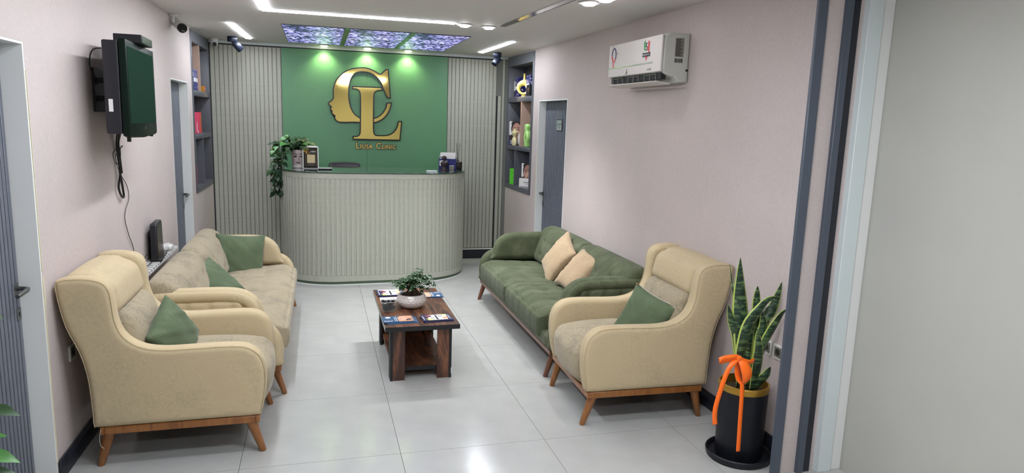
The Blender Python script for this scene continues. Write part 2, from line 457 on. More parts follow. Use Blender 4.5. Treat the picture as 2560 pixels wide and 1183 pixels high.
def softbox(b, c, h, r, res=(14, 14, 6), fn=None, m=0):
    """upholstered block: half sizes h, corner radius r, optional displacement"""
    r = [min(a_, q) for a_, q in zip(r if isinstance(r, tuple) else (r, r, r), h)]; idx = {}; vs = []; fs = []
    def vert(i, j, k):
        key = (i, j, k)
        if key in idx: return idx[key]
        u = [2*a/n-1 for a, n in zip(key, res)]
        p = [ui*hi for ui, hi in zip(u, h)]
        q = [max(-(hi-ri), min(hi-ri, pi)) for pi, hi, ri in zip(p, h, r)]
        d = Vector([(pi-qi)/ri for pi, qi, ri in zip(p, q, r)])
        L = max(abs(d.x), abs(d.y), abs(d.z))
        if d.length > 1e-9: 
            s_ = d.normalized()
            # keep cube-face spread
            p = [qi+si*ri for qi, si, ri in zip(q, s_, r)]
        P = Vector(p)
        if fn: P = Vector(fn(P, Vector(u)))
        idx[key] = len(vs); vs.append((P.x+c[0], P.y+c[1], P.z+c[2])); return idx[key]
    nx, ny, nz = res
    for i in range(nx):
        for j in range(ny):
            for k, fl in ((0, 1), (nz, 0)):
                q = [vert(i, j, k), vert(i+1, j, k), vert(i+1, j+1, k), vert(i, j+1, k)]; fs.append(tuple(q[::-1] if fl else q))
    for i in range(nx):
        for k in range(nz):
            for j, fl in ((0, 0), (ny, 1)):
                q = [vert(i, j, k), vert(i+1, j, k), vert(i+1, j, k+1), vert(i, j, k+1)]; fs.append(tuple(q[::-1] if fl else q))
    for j in range(ny):
        for k in range(nz):
            for i, fl in ((0, 1), (nx, 0)):
                q = [vert(i, j, k), vert(i, j+1, k), vert(i, j+1, k+1), vert(i, j, k+1)]; fs.append(tuple(q[::-1] if fl else q))
    return b.add(vs, fs, m)
def text_mesh(s, size, extrude=0.001, align='LEFT', offset_=0.0, spacing=1.0):
    cu = bpy.data.curves.new('lettering', 'FONT'); cu.body = s; cu.size = size; cu.extrude = extrude
    cu.align_x = align; cu.offset = offset_; cu.space_character = spacing; cu.resolution_u = 3
    t = bpy.data.objects.new('lettering', cu); COL.objects.link(t)
    dg = bpy.context.evaluated_depsgraph_get(); me = bpy.data.meshes.new_from_object(t.evaluated_get(dg))
    bpy.data.objects.remove(t); return me
def text_obj(name, s, size, mat, parent, loc, rot, extrude=0.001, align='LEFT', offset_=0.0, spacing=1.0, sx=1.0):
    me = text_mesh(s, size, extrude, align, offset_, spacing); me.materials.clear(); me.materials.append(M[mat])
    o = bpy.data.objects.new(name, me); link(o, parent); o.location = loc; o.rotation_euler = rot; o.scale = (sx, 1, 1); return o

# ------------------------------------------------------------------ room shell
YB = 5.06; ZC = 2.54; TY = 0.8184
def XL(y): return -1.60 + 0.045*max(0, y)/YB
def XR(y): return 1.975 - 0.08*max(0, y)/YB

fl = struct('floor')
B().box(-1.95, 2.45, -5.0, 5.4, -0.06, -0.012).obj('grout_bed', 'grout', fl)
_tiles = {}
for i in range(-2, 3):
    for j in range(-7, 7):
        x0, x1 = i*0.8, min((i+1)*0.8, 2.44); y0, y1 = j*TY, min((j+1)*TY, 5.3)
        if y0 < -5: y0 = -5.0
        if y1 <= y0: continue
        key = (round(x1-x0, 3), round(y1-y0, 3))
        if key not in _tiles:
            g = 0.0011; b = B(); b.box(g, key[0]-g, g, key[1]-g, -0.012, 0.0)
            o = b.obj('floor_tile', 'tile', fl, bevel=0); o.location = (x0, y0, 0); _tiles[key] = o.data
        else: inst(_tiles[key], 'floor_tile', fl, (x0, y0, 0))
# ceiling
cl = B().box(-1.95, 2.45, -5.0, 5.4, ZC, ZC+0.08).obj('ceiling', 'ceil'); cl['kind'] = 'structure'
# side walls, pieces left open for doors and shelf niches
def wall_side(name, X, sgn, pieces):
    b = B(); T = 0.26
    for y0, y1, z0, z1 in pieces:
        n = 1; 
        def fn(x, y, z): return (X(y)+sgn*x, y, z)
        b.box(0, T, y0, y1, z0, z1, fn=fn)
    o = b.obj(name, 'wallpaper'); o['kind'] = 'structure'; return o
D1 = (-0.85, 0.05, 2.02); D2 = (2.975, 3.755, 2.02); D3 = (2.945, 3.80, 1.99)
NL = (3.945, 5.035, 0.945, 2.53); NR = (3.99, 5.02, 0.93, 2.53)
wall_side('wall_left', XL, -1, [(-5, D1[0], 0, ZC), (D1[0], D1[1], D1[2], ZC), (D1[1], D2[0], 0, ZC), (D2[0], D2[1], D2[2], ZC),
          (D2[1], NL[0], 0, ZC), (NL[0], 5.2, 0, NL[2]), (NL[1], 5.2, NL[2], ZC), (NL[0], NL[1], NL[3], ZC)])
wall_side('wall_right', XR, 1, [(-0.6, D3[0], 0, ZC), (D3[0], D3[1], D3[2], ZC), (D3[1], NR[0], 0, ZC),
          (NR[0], 5.2, 0, NR[2]), (NR[1], 5.2, NR[2], ZC), (NR[0], NR[1], NR[3], ZC)])
# back wall: board, sage slats one by one, two green panels, cornice
wb = struct('wall_back')
B().box(-1.6, 1.96, YB+0.012, YB+0.2, 0, ZC).obj('backing_board', 'slat_gap', wb)
sl = None
pit = 0.0483
for x0, x1 in ((-1.545, -0.793), (1.142, 1.758)):
    n = int(round((x1-x0)/pit)); p = (x1-x0)/n
    for k in range(n):
        if sl is None: sl = B().box(0.0025, p-0.0035, 0.004, 0.014, 0.135, 2.492).obj('slat', 'slat', wb, bevel=0.0015, seg=1); src_sl = sl; sl.location = (x0+k*p, YB-0.002, 0)
        else:
            o = src_sl.copy(); COL.objects.link(o); o.parent = wb; o.location = (x0+k*p, YB-0.002, 0)
for x0, x1 in ((-0.787, 0.1695), (0.1715, 1.136)):
    B().box(x0, x1, YB-0.006, YB+0.01, 0.0, 2.497).obj('green_panel', 'green_panel', wb, bevel=0.001, seg=1)
B().box(-1.555, 1.90, YB-0.012, YB+0.012, 2.508, ZC-0.001).obj('cornice_strip', 'pale_post', wb)['label'] = 'thin pale strip under the ceiling'
B().box(-1.555, 1.90, YB+0.0, YB+0.011, 2.497, 2.508).obj('shadow_gap', 'black_matte', wb)
B().box(-1.558, -1.547, YB-0.012, YB+0.01, 0.0, 2.508).obj('edge_strip', 'base_dark', wb)
B().box(1.760, 1.776, YB-0.004, YB+0.011, 0.13, 2.06).obj('dark_gap', 'black_matte', wb)
B().box(1.776, 1.812, YB-0.016, YB+0.011, 0.0, 2.06).obj('pale_stile', 'slat', wb)
B().box(1.760, 1.828, YB-0.004, YB+0.011, 2.062, 2.497).obj('upper_infill', 'grey_plastic', wb)
B().box(1.812, 1.828, YB-0.010, YB+0.011, 0.0, 2.06).obj('dark_stile', 'grey_plastic', wb)
B().box(1.828, 1.850, YB-0.035, YB+0.011, 0.0, 2.508).obj('corner_post', 'slat', wb)
B().box(1.852, 1.896, YB-0.045, YB+0.011, 0.0, 2.508).obj('corner_post', 'grey_plastic', wb)
# skirtings
def skirt(name, X, sgn, y0, y1):
    o = B().box(0, 0.014, y0, y1, 0.0, 0.105, fn=lambda x, y, z: (X(y)+sgn*x, y, z)).obj(name, 'base_dark', bevel=0.003, seg=1); o['kind'] = 'structure'
skirt('baseboard_left', XL, 1, D1[1]+0.004, D2[0]); skirt('baseboard_right', XR, -1, -0.52, D3[0])
o = B().box(-1.55, -0.9, YB-0.016, YB-0.003, 0, 0.12).box(1.14, 1.82, YB-0.03, YB-0.003, 0, 0.115).obj('baseboard_back', 'base_dark'); o['kind'] = 'structure'
o = B().box(1.14, 1.77, YB-0.026, YB-0.003, 0.117, 0.126).obj('trim_1', 'jamb'); o['kind'] = 'structure'
# end wall on the right, where the camera looks past the partition
o = B().box(1.866, 2.30, -0.62, -0.602, 0, ZC).obj('wall_front', 'wallpaper'); o['kind'] = 'structure'
for n_, (x0, x1, y0, y1, mt) in enumerate(((1.812, 1.866, -0.638, -0.6205, 'trim_dark'), (1.966, 2.006, -0.640, -0.615, 'trim_dark'), (2.006, 2.049, -0.632, -0.615, 'base_dark'),
                                           (2.080, 2.162, -0.655, -0.61, 'pale_post'), (2.162, 2.232, -0.645, -0.61, 'jamb')), 2):
    o = B().box(x0, x1, y0, y1, 0, ZC).obj('trim_%d' % n_, mt, bevel=0.002, seg=1); o['kind'] = 'structure'
o = B().box(2.232, 2.40, -5.0, -0.60, 0, ZC).obj('wall_hall', 'hall_wall'); o['kind'] = 'structure'
o = B().box(-1.9, 2.4, -5.1, -5.0, 0, ZC).obj('wall_rear', 'hall_wall'); o['kind'] = 'structure'

# doors: leaf with proud slats, set back in a white reveal
def door(name, X, sgn, y0, y1, zt, depth, nsl, hz, far_handle=True):
    """sgn -1 left wall (door lies at x < wall); slats run floor to head"""
    d = struct(name)
    fn = lambda x, y, z: (X(0.5*(y0+y1))*0 + X(y)+sgn*x, y, z)
    T = 0.26
    b = B()
    b.box(0.0, T, y1-0.012, y1-0.001, 0.0, zt-0.001, fn=fn); b.box(0.0, T, y0+0.001, y0+0.012, 0, zt-0.001, fn=fn)
    b.box(0.0, T, y0+0.012, y1-0.012, zt-0.012, zt-0.001, fn=fn)
    b.obj('jamb', 'jamb', d)
    B().box(depth+0.010, depth+0.05, y0+0.013, y1-0.013, 0.006, zt-0.014, fn=fn).obj('leaf', 'door_gap', d)
    wdt = (y1-y0-0.026)/nsl; m0 = None
    for k in range(nsl):
        ya = y0+0.013+k*wdt
        b = B().box(-0.013, 0.0, 0.006 if nsl < 20 else 0.004, wdt-(0.010 if nsl < 20 else 0.006), 0.008, zt-0.016)
        x = X(ya+wdt/2)+sgn*(depth+0.0105)
        if m0 is None:
            m0 = b.obj('slat', 'door_slat', d, bevel=0.002, seg=1); m0.location = (x, ya, 0); m0.scale = (sgn, 1, 1)
        else:
            o = m0.copy(); COL.objects.link(o); o.parent = d; o.location = (x, ya, 0)
    xs = X(y1)+sgn*depth; ye = y1-0.045
    b = B(); b.box(xs-0.004 if sgn > 0 else xs-0.006, xs+0.006 if sgn > 0 else xs+0.004, ye-0.025, ye+0.022, hz-0.028, hz+0.028)
    pl = b.obj('handle_plate', 'steel', d, bevel=0.003)
    b = B(); i_ = -sgn
    b.tube([(xs, ye, hz), (xs+i_*0.03, ye, hz), (xs+i_*0.048, ye-0.008, hz), (xs+i_*0.052, ye-0.03, hz-0.001), (xs+i_*0.05, ye-0.125, hz-0.006)], [0.011, 0.010, 0.010, 0.011, 0.009], 10)
    b.obj('lever', 'steel', pl, smooth=50)
    b = B(); b.box(xs-0.006, xs+0.006, ye-0.02, ye+0.02, hz-0.145, hz-0.085); lk = b.obj('lock_plate', 'steel', d, bevel=0.003)
    b = B(); b.box(xs+i_*0.006, xs+i_*0.0075, ye-0.003, ye+0.003, hz-0.125, hz-0.105); b.obj('keyhole', 'black', lk)
    return d
d1 = door('door_1', XL, -1, D1[0], D1[1], D1[2], 0.088, 24, 0.955)
d2 = door('door_2', XL, -1, D2[0], D2[1], D2[2], 0.078, 17, 0.965)
d3 = door('door_3', XR, 1, D3[0], D3[1], D3[2], 0.078, 18, 0.985)
# dried filler bead beside the first and third doors
b = B()
for z0, z1, wd in ((1.02, 1.35, 0.004), (0.86, 0.99, 0.012), (0.74, 0.86, 0.006), (1.35, 1.9, 0.003), (0.1, 0.74, 0.003)):
    b.box(XL(0)+0.0005, XL(0)+0.004, D1[1]+0.0005, D1[1]+wd, z0, z1)
b.obj('filler_bead', 'putty', d1)
b = B()
for z0, z1, wd in ((0.9, 1.25, 0.012), (1.25, 1.45, 0.006)): b.box(XR(3.8)-0.004, XR(3.8)-0.0005, D3[1]+0.0005, D3[1]+wd, z0, z1)
b.obj('filler_bead', 'putty', d3)
# door plates
def plate(parent, X, sgn, y0, y1, z0, z1, depth, name='name_plate'):
    x = X((y0+y1)/2)+sgn*(depth-0.004); i_ = -sgn
    p = B().box(min(x, x+i_*0.004), max(x, x+i_*0.004), y0, y1, z0, z1).obj(name, 'black', parent, bevel=0.001, seg=1)
    B().box(min(x+i_*0.004, x+i_*0.006), max(x+i_*0.004, x+i_*0.006), y0+0.008, y1-0.008, z0+0.008, z1-0.008).obj('plate_face', 'sign_grey', p)
    b = B(); xa = x+i_*0.006; xb = x+i_*0.007; xa, xb = min(xa, xb), max(xa, xb); h = z1-z0; ww = y1-y0
    f = (lambda t: y1-t*ww) if sgn > 0 else (lambda t: y0+t*ww)
    def bar(a, c, za, zb): b.box(xa, xb, min(f(a), f(c)), max(f(a), f(c)), z0+za*h, z0+zb*h)
    bar(.42, .80, .52, .56); bar(.45, .50, .56, .64); bar(.56, .60, .56, .62); bar(.66, .70, .56, .66); bar(.76, .80, .56, .70); bar(.52, .58, .46, .49)
    bar(.50, .74, .26, .33); bar(.18, .24, .38, .66); bar(.24, .32, .34, .38); bar(.24, .32, .66, .70)
    b.obj('plate_writing', 'ink', p)
plate(d3, XR, 1, 3.25, 3.41, 1.67, 1.79, 0.078)
plate(d2, XL, -1, 3.12, 3.22, 1.70, 1.78, 0.078); plate(d2, XL, -1, 3.12, 3.22, 1.60, 1.68, 0.078)

# ------------------------------------------------------------------ ceiling lights
def line_light(name, label, pts, wd, mat, cat='light', group=None):
    t = thing(name, label, cat, (pts[0][0], pts[0][1], ZC), 0, group)
    for (xa, ya), (xb, yb) in zip(pts, pts[1:]):
        d = Vector((xb-xa, yb-ya, 0)); L = d.length; d.normalize(); n = Vector((-d.y, d.x, 0))
        for nm, m_, hw, z0, z1, ex in (('housing', 'strip_off', wd/2+0.002, ZC-0.002, ZC-0.0002, 0.002), ('diffuser', mat, wd/2, ZC-0.006, ZC-0.002, 0)):
            vs = []
            for s_, e_ in ((0, -1), (1, 1)):
                for k in (-1, 1):
                    for z in (z0, z1):
                        p = Vector((xa, ya, 0))+d*(s_*L+e_*(ex+(wd/2 if mat == 'strip' and len(pts) > 2 else 0)))+n*(k*hw)
                        vs.append((p.x-pts[0][0], p.y-pts[0][1], z-ZC))
            B().add(vs, [(0, 1, 3, 2), (4, 6, 7, 5), (0, 4, 5, 1), (2, 3, 7, 6), (0, 2, 6, 4), (1, 5, 7, 3)]).obj(nm, m_, t)
    return t
line_light('line_light', 'long white light line turning a corner on the ceiling, nearest the camera', [(0.68, 2.405), (-0.775, 2.42), (-0.765, -0.55)], 0.052, 'strip')
line_light('line_light', 'short white light line on the ceiling at left, near the shelf niche', [(-1.145, 3.375), (-1.10, 4.69)], 0.05, 'strip_short')
line_light('line_light', 'short white light line on the ceiling at right, above the black spotlight', [(1.49, 3.40), (1.46, 4.67)], 0.05, 'strip_short')
# unlit channel
t = thing('light_channel', 'unlit grey metal light channel on the ceiling with a reflected warm gleam', 'light', (1.1, 2.38, ZC))
B().box(-0.03, 0.03, -2.9, 0.0, -0.002, -0.0003).obj('channel_bed', 'chrome', t)
B().box(-0.034, -0.03, -2.9, 0.0, -0.004, -0.0003).box(0.03, 0.034, -2.9, 0.0, -0.004, -0.0003).obj('channel_lip', 'strip_off', t)
B().box(-0.024, 0.024, -0.38, 0.0, -0.004, -0.002).obj('driver_board', 'grey_plastic', t)
t.rotation_euler = (0, 0, math.radians(3.2))
def disc(x, y, label, mat='spot', r=0.055, group='round downlights in the ceiling'):
    if mat == 'spot':
        L = bpy.data.lights.new('downlight_lamp', 'SPOT'); L.energy = DOWN if y > 2 else DOWN*0.28; L.color = (0.96, 0.98, 1.0); L.spot_size = math.radians(105 if y > 2 else 50); L.spot_blend = 1.0; L.shadow_soft_size = 0.04
        lo = bpy.data.objects.new('downlight_lamp', L); COL.objects.link(lo); lo.location = (x, y, ZC-0.035)
    t = thing('downlight', label, 'light', (x, y, ZC), 0, group)
    B().lathe([(r, -0.0003), (r+0.012, -0.004), (r+0.012, -0.007), (r-0.004, -0.010), (r-0.012, -0.006)], 28, close=True).obj('ring', 'white', t, smooth=50)
    B().lathe([(0.0, -0.010), (r*0.62, -0.020), (r*0.70, -0.016), (r*0.72, -0.004)], 24, close=True).obj('lens', mat, t, smooth=60)
disc(0.795, 2.43, 'round downlight at the right end of the long white light line')
disc(1.01, 2.46, 'round downlight beside the far end of the unlit ceiling channel')
disc(1.325, 0.975, 'round downlight nearest the camera on the right of the ceiling', r=0.06)
disc(1.365, 0.80, 'round downlight cut by the top edge of the photo', r=0.06)
# (the same pairs repeat over the seats on the left, outside the frame)
for x, lb in ((-0.315, 'left'), (0.17, 'middle'), (0.642, 'right')):
    disc(x, 4.93, '%s one of the three downlights washing the green wall' % lb, 'spot_wall', 0.05, 'downlights above the green wall')
    L = bpy.data.lights.new('wash_lamp', 'SPOT'); L.energy = 3.6; L.color = (1.0, 1.0, 0.55); L.spot_size = math.radians(120); L.spot_blend = 0.9; L.shadow_soft_size = 0.03
    lo = bpy.data.objects.new('wash_lamp', L); COL.objects.link(lo); lo.location = (x, 4.97, ZC-0.03); lo.rotation_euler = (math.radians(6), 0, 0)
# backlit picture panels sunk in the ceiling
for k, (x0, x1) in enumerate(((-0.695, -0.150), (-0.098, 0.452), (0.498, 1.015))):
    t = thing('ceiling_light_panel', ['left', 'middle', 'right'][k]+' one of three backlit violet blossom panels on the ceiling', 'light panel', ((x0+x1)/2, 3.98, ZC), 0, 'backlit blossom panels')
    hx = (x1-x0)/2
    B().box(-hx, hx, -0.77, 0.77, -0.006, -0.002).obj('picture_panel', 'art', t)
    B().box(-hx-0.004, -hx, -0.774, 0.774, -0.008, -0.0003).box(hx, hx+0.004, -0.774, 0.774, -0.008, -0.0003).box(-hx, hx, -0.774, -0.77, -0.008, -0.0003).box(-hx, hx, 0.77, 0.774, -0.008, -0.0003).obj('frame', 'trim_dark', t)
for x in (-0.124, 0.475):
    tag(B().box(x-0.0215, x+0.0215, 3.206, 4.754, ZC-0.012, ZC-0.0003).obj('ceiling_batten', 'green_panel', bevel=0.002), 'green batten between the %s two backlit ceiling panels' % ('left' if x < 0 else 'right'), 'batten')
# unseen glowing panels, added to brighten surfaces that face the camera
for k, y in enumerate((-1.7, -3.6)):
    t = thing('hall_fill', 'unseen white fill panel added to the ceiling %s the camera' % ('just before' if k == 0 else 'behind'), 'light', (0.55, y, ZC))
    B().box(-0.45, 0.45, -0.15, 0.15, -0.012, -0.004).obj('diffuser', 'hall_fill_glow', t)
    B().box(-0.46, 0.46, -0.16, 0.16, -0.004, -0.0003).obj('frame', 'white', t)
# lamps of the near half of the room, above the frame
for x, y, lb in ((1.10, -0.2, 'right'), (0.0, -0.25, 'middle')):
    pass
line_light('line_light', 'white light line across the ceiling over the room entrance', [(-0.70, -0.55), (0.45, -0.55)], 0.052, 'strip')
# black surface spotlights
def track_spot(x, y, label, tilt, az):
    t = thing('ceiling_spotlight', label, 'spotlight', (x, y, ZC), 0, 'black ceiling spotlights')
    B().lathe([(0.048, -0.0003), (0.05, -0.004), (0.05, -0.05), (0.046, -0.055)], 28).obj('base', 'navy_metal', t, smooth=50)
    m = Matrix.Rotation(az, 4, 'Z') @ Matrix.Rotation(tilt, 4, 'Y')
    b = B().lathe([(0.036, 0.0), (0.038, -0.004), (0.038, -0.095), (0.033, -0.1), (0.030, -0.085), (0.0, -0.08)], 28)
    h = b.obj('head', 'navy_metal', t, smooth=50); h.matrix_local = Matrix.Translation((0.022*math.cos(az), 0.022*math.sin(az), -0.062)) @ m
    B().tube([(0, 0, -0.05), (0.02*math.cos(az), 0.02*math.sin(az), -0.07)], 0.014, 12).obj('pivot', 'black', t, smooth=50)
track_spot(-1.255, 4.60, 'black tilting spotlight on the ceiling at left, before the sage slats', math.radians(-42), 0.15)
track_spot(1.625, 4.56, 'black tilting spotlight on the ceiling at right, beside the shelf niche', math.radians(38), 0.35)
L = bpy.data.lights.new('niche_lamp', 'SPOT'); L.energy = 9; L.color = (1.0, 0.72, 0.5); L.spot_size = math.radians(50); L.spot_blend = 0.6; L.shadow_soft_size = 0.03
lo = bpy.data.objects.new('niche_lamp', L); COL.objects.link(lo); lo.location = (1.64, 4.52, 2.42)
lo.rotation_euler = (Vector((1.98, 4.45, 2.05))-lo.location).to_track_quat('-Z', 'Y').to_euler()
L2 = L.copy(); lo = bpy.data.objects.new('niche_lamp', L2); COL.objects.link(lo); lo.location = (-1.29, 4.58, 2.42)
lo.rotation_euler = (Vector((-1.70, 4.70, 2.05))-lo.location).to_track_quat('-Z', 'Y').to_euler()
# security cameras
t = thing('security_camera', 'white bullet camera with black front under the ceiling at left', 'camera', (-1.545, 3.07, ZC))
B().lathe([(0.035, -0.0003), (0.036, -0.012), (0.03, -0.018), (0.0, -0.018)], 20).obj('mount', 'white', t, smooth=50)
B().tube([(0, 0, -0.016), (0.0, -0.005, -0.06), (0.02, 0.01, -0.08)], 0.013, 10).obj('arm', 'white', t, smooth=50)
dv = Vector((0.45, -0.75, -0.35)).normalized(); c0 = Vector((-0.0, 0.06, -0.055))
b = B(); b.tube([c0, c0+dv*0.015, c0+dv*0.12, c0+dv*0.165], [0.028, 0.034, 0.036, 0.038], 20); b.obj('body', 'white', t, smooth=50)
b = B(); b.tube([c0+dv*0.150, c0+dv*0.166, c0+dv*0.178], [0.0385, 0.0395, 0.034], 20); fr = b.obj('front_glass', 'black', t, smooth=50)
b = B(); [b.tube([c0+dv*0.1782+Vector((dx, dx*0.6, -0.016)), c0+dv*0.1795+Vector((dx, dx*0.6, -0.016))], 0.003, 8) for dx in (-0.006, 0.006)]; b.obj('sensor', 'white', fr)
t = thing('security_camera', 'small white dome camera in the far left ceiling corner', 'camera', (-1.478, 4.93, ZC))
B().lathe([(0.046, -0.0003), (0.048, -0.01), (0.046, -0.03), (0.038, -0.034)], 28).obj('mount', 'white', t, smooth=50)
B().lathe([(0.0, 0.042), (0.03, 0.03), (0.042, 0.0), (0.036, -0.022), (0.024, -0.034), (0.0, -0.036)][::-1], 28, (0, 0, -0.045)).obj('ball', 'white', t, smooth=60)
dd = Vector((0.25, -0.8, -0.45)).normalized(); B().tube([Vector((0, 0, -0.045))+dd*0.025, Vector((0, 0, -0.045))+dd*0.043], [0.024, 0.021], 18).obj('lens', 'black', t, smooth=50)

# ------------------------------------------------------------------ display niches
def niche(label, X, sgn, N_, shelves, dividers, depth=0.20):
    y0, y1, z0, z1 = N_; f = lambda x, y, z: (X(y)+sgn*x, y, z)
    t = thing('display_shelf', label, 'shelf', (0, 0, 0))
    B().box(depth, depth+0.012, y0+.001, y1-.001, z0+.001, z1-.001, fn=f).obj('back_panel', 'shelf_in', t)
    for ya, yb in ((y0+.001, y0+0.06), (y1-0.05, y1-.001)):
        B().box(-0.006, depth, ya, yb, z0+.001, z1-.001, fn=f).obj('side_panel', 'shelf', t, bevel=0.0015, seg=1)
    B().box(-0.007, depth, y0+0.06, y1-0.05, z0+.001, z0+0.055, fn=f).obj('bottom_rail', 'shelf', t)
    B().box(-0.007, depth, y0+0.06, y1-0.05, z1-0.115, z1-.001, fn=f).obj('top_rail', 'shelf', t)
    for za, zb in shelves: B().box(-0.006, depth, y0+0.06, y1-0.05, za, zb, fn=f).obj('shelf_board', 'shelf', t, bevel=0.0015, seg=1)
    for y, th, za, zb, mt in dividers: B().box(-0.004, depth, y-th/2, y+th/2, za, zb, fn=f).obj('divider', mt, t)
    return t
SL = [(1.900, 1.955), (1.475, 1.525)]; SR = [(1.985, 2.045), (1.415, 1.465)]
niche('slate grey wall niche with three tiers on the left wall', XL, -1, NL, SL, [(4.43, 0.02, 1.955, 2.415, 'shelf_wood'), (4.46, 0.025, 1.0, 1.475, 'shelf')])
niche('slate grey wall niche with vases and cards on the right wall', XR, 1, NR, SR, [(4.43, 0.025, 1.465, 1.985, 'shelf_wood'), (4.63, 0.03, 0.985, 1.415, 'shelf')])
def carton(name, label, cat, x, y, z, sx, sy, sz, mat, group=None, rz=0, extra=None, child='label'):
    """card box standing at x,y with base z; extra = list of (part, mat, x0,x1,y0,y1,z0,z1) in local metres"""
    t = thing(name, label, cat, (x, y, z), rz, group)
    B().box(-sx/2, sx/2, -sy/2, sy/2, 0.0005, sz).obj('box', mat, t, bevel=0.0015, seg=1)
    for e in (extra or []): B().box(*e[2:]).obj(e[0], e[1], t)
    return t
def card(x, y, z, sy, sz, sgn, label, face='a', rz=0, lettering=True):
    """standing print of a face with dark hair, prints built as flat inlays on a board"""
    t = thing('display_card', label, 'card', (x, y, z), rz)
    B().box(0, 0.012, -sy/2, sy/2, 0.0005, sz).obj('board', 'hair_print', t)
    i = -0.0006; 
    def shp(name, mat, pts, lay=1):
        B().prism([(p[0]*sy-sy/2, p[1]*sz) for p in pts], i*lay, i*lay+0.0005, 'x').obj(name, mat, t)
    el = lambda cx, cy, rx, ry, n=18, a0=0, a1=2*PI: [(cx+rx*math.cos(a0+(a1-a0)*k/(n)), cy+ry*math.sin(a0+(a1-a0)*k/(n))) for k in range(n)]
    # y runs away from the viewer's right to left on the right wall
    shp('scarf_print', 'paper', [(1, 1), (0.8, 1), (0.88, 0.7), (0.8, 0.45), (0.95, 0.4), (1, 0.45)], 1)
    shp('face_print', 'skin_print', el(0.50, 0.60, 0.30, 0.34), 2)
    shp('cheek_print', 'skin_light', el(0.46, 0.50, 0.17, 0.16), 3)
    for cx in (0.38, 0.64):
        shp('eye_print', 'ink', el(cx, 0.66, 0.065, 0.025, 10), 3); shp('brow_print', 'ink', [(cx-.09, .72), (cx+.09, .735), (cx+.08, .755), (cx-.08, .745)], 3)
    shp('mouth_print', 'maroon_print', el(0.47, 0.40, 0.075, 0.028, 10), 4)
    shp('hair_front', 'hair_print', [(0.2, 0.6), (0.25, 0.85), (0.5, 0.96), (0.78, 0.85), (0.8, 0.6), (0.86, 0.95), (0.5, 1.0), (0.14, 0.95)], 4)
    if lettering:
        shp('base_print', 'brochure_navy', [(0, 0), (1, 0), (1, 0.24), (0, 0.24)], 4)
        b = B()
        for k, L_ in enumerate((0.5, 0.72, 0.6)): b.box(i*5.5, i*5, sy/2-0.08*sy-L_*sy, sy/2-0.08*sy, sz*(0.17-0.06*k), sz*(0.195-0.06*k))
        b.obj('text_lines', 'paper', t)
    return t
# right niche, top tier
zt = SR[0][1]
card(1.995, 4.905, zt, 0.12, 0.20, 1, 'narrow face print card at the far end of the top tier, right niche', lettering=False, rz=0.7)
BX = [('band_label', 'paper', -0.0512, -0.0500, -0.03, 0.06, 0.10, 0.14)]
carton('gift_box', 'navy floral gift box left of the yellow ring vase', 'box', 1.985, 4.77, zt, 0.10, 0.125, 0.235, 'floral', 'navy floral boxes', extra=[('band_label', 'paper', -0.0512, -0.05, -0.06, 0.062, 0.09, 0.13)])
carton('gift_box', 'navy floral gift box right of the yellow ring vase', 'box', 1.985, 4.30, zt, 0.10, 0.16, 0.235, 'floral', 'navy floral boxes', extra=[('band_label', 'paper', -0.0512, -0.05, -0.05, 0.079, 0.10, 0.145)])
carton('small_box', 'small black box with gold lettering in the right niche', 'box', 1.93, 4.195, zt, 0.05, 0.13, 0.125, 'black_matte', extra=[('gold_lettering', 'gold_satin', -0.0258, -0.025, -0.035, 0.02, 0.07, 0.085), ('gold_lettering', 'gold_satin', -0.0258, -0.025, -0.03, 0.015, 0.05, 0.058)])
def ring_vase(x, y, z):
    t = thing('ring_vase', 'pale yellow ring shaped vase with a slim neck', 'vase', (x, y, z), 1.05)
    b = B(); pts = []; n = 36
    out = [(0.0, 0.0)]
    # ring body of oval section, hole set low, thinner at the top
    vs = []; fs = []
    R = 0.088; cz = 0.098; s = 12
    for i in range(n):
        a = 2*PI*i/n; rr = 0.030+0.012*math.cos(a+0.6)
        for k in range(s):
            c = 2*PI*k/s; rad = R*0.74+rr*math.cos(c)*0.85
            vs.append((0.032*math.sin(c), rad*math.sin(a), cz+rad*math.cos(a)))
    for i in range(n):
        for k in range(s): fs.append((i*s+k, i*s+(k+1) % s, ((i+1) % n)*s+(k+1) % s, ((i+1) % n)*s+k))
    b.add(vs, fs); b.obj('body', 'yellow_vase', t, smooth=True)
    B().lathe([(0.028, 0.165), (0.017, 0.195), (0.012, 0.225), (0.013, 0.262), (0.017, 0.268), (0.012, 0.268), (0.009, 0.24)], 20, (0, -0.005, 0), close=True).obj('neck', 'yellow_vase', t, smooth=50)
    B().lathe([(0.03, 0.0005), (0.028, 0.012), (0.022, 0.016)], 20).obj('foot', 'yellow_vase', t, smooth=50)
ring_vase(1.955, 4.53, zt)
# right niche, middle tier
zt = SR[1][1]
card(1.975, 4.85, zt, 0.205, 0.29, 1, 'large face print card in the left cell of the middle tier', rz=0.8)
def lathe_vase(name, label, cat, x, y, z, prof, mat, flat=0.55, rz=0):
    t = thing(name, label, cat, (x, y, z), rz)
    o = B().lathe(prof, 28, close=True).obj('body', mat, t, smooth=60); o.scale = (flat, 1, 1)
    B().lathe([(prof[-1][0]*0.9, prof[-1][1]-0.001), (prof[-1][0]*0.55, prof[-1][1]-0.012), (0.0, prof[-1][1]-0.014)], 16, close=True).obj('mouth', 'black_matte', t)
    return t
lathe_vase('vase', 'cream waisted vase before the large face card', 'vase', 1.91, 4.70, zt, [(0.045, 0.0005), (0.062, 0.035), (0.055, 0.075), (0.030, 0.105), (0.058, 0.135), (0.066, 0.155), (0.045, 0.175), (0.018, 0.190), (0.015, 0.215), (0.018, 0.218)], 'cream_vase')
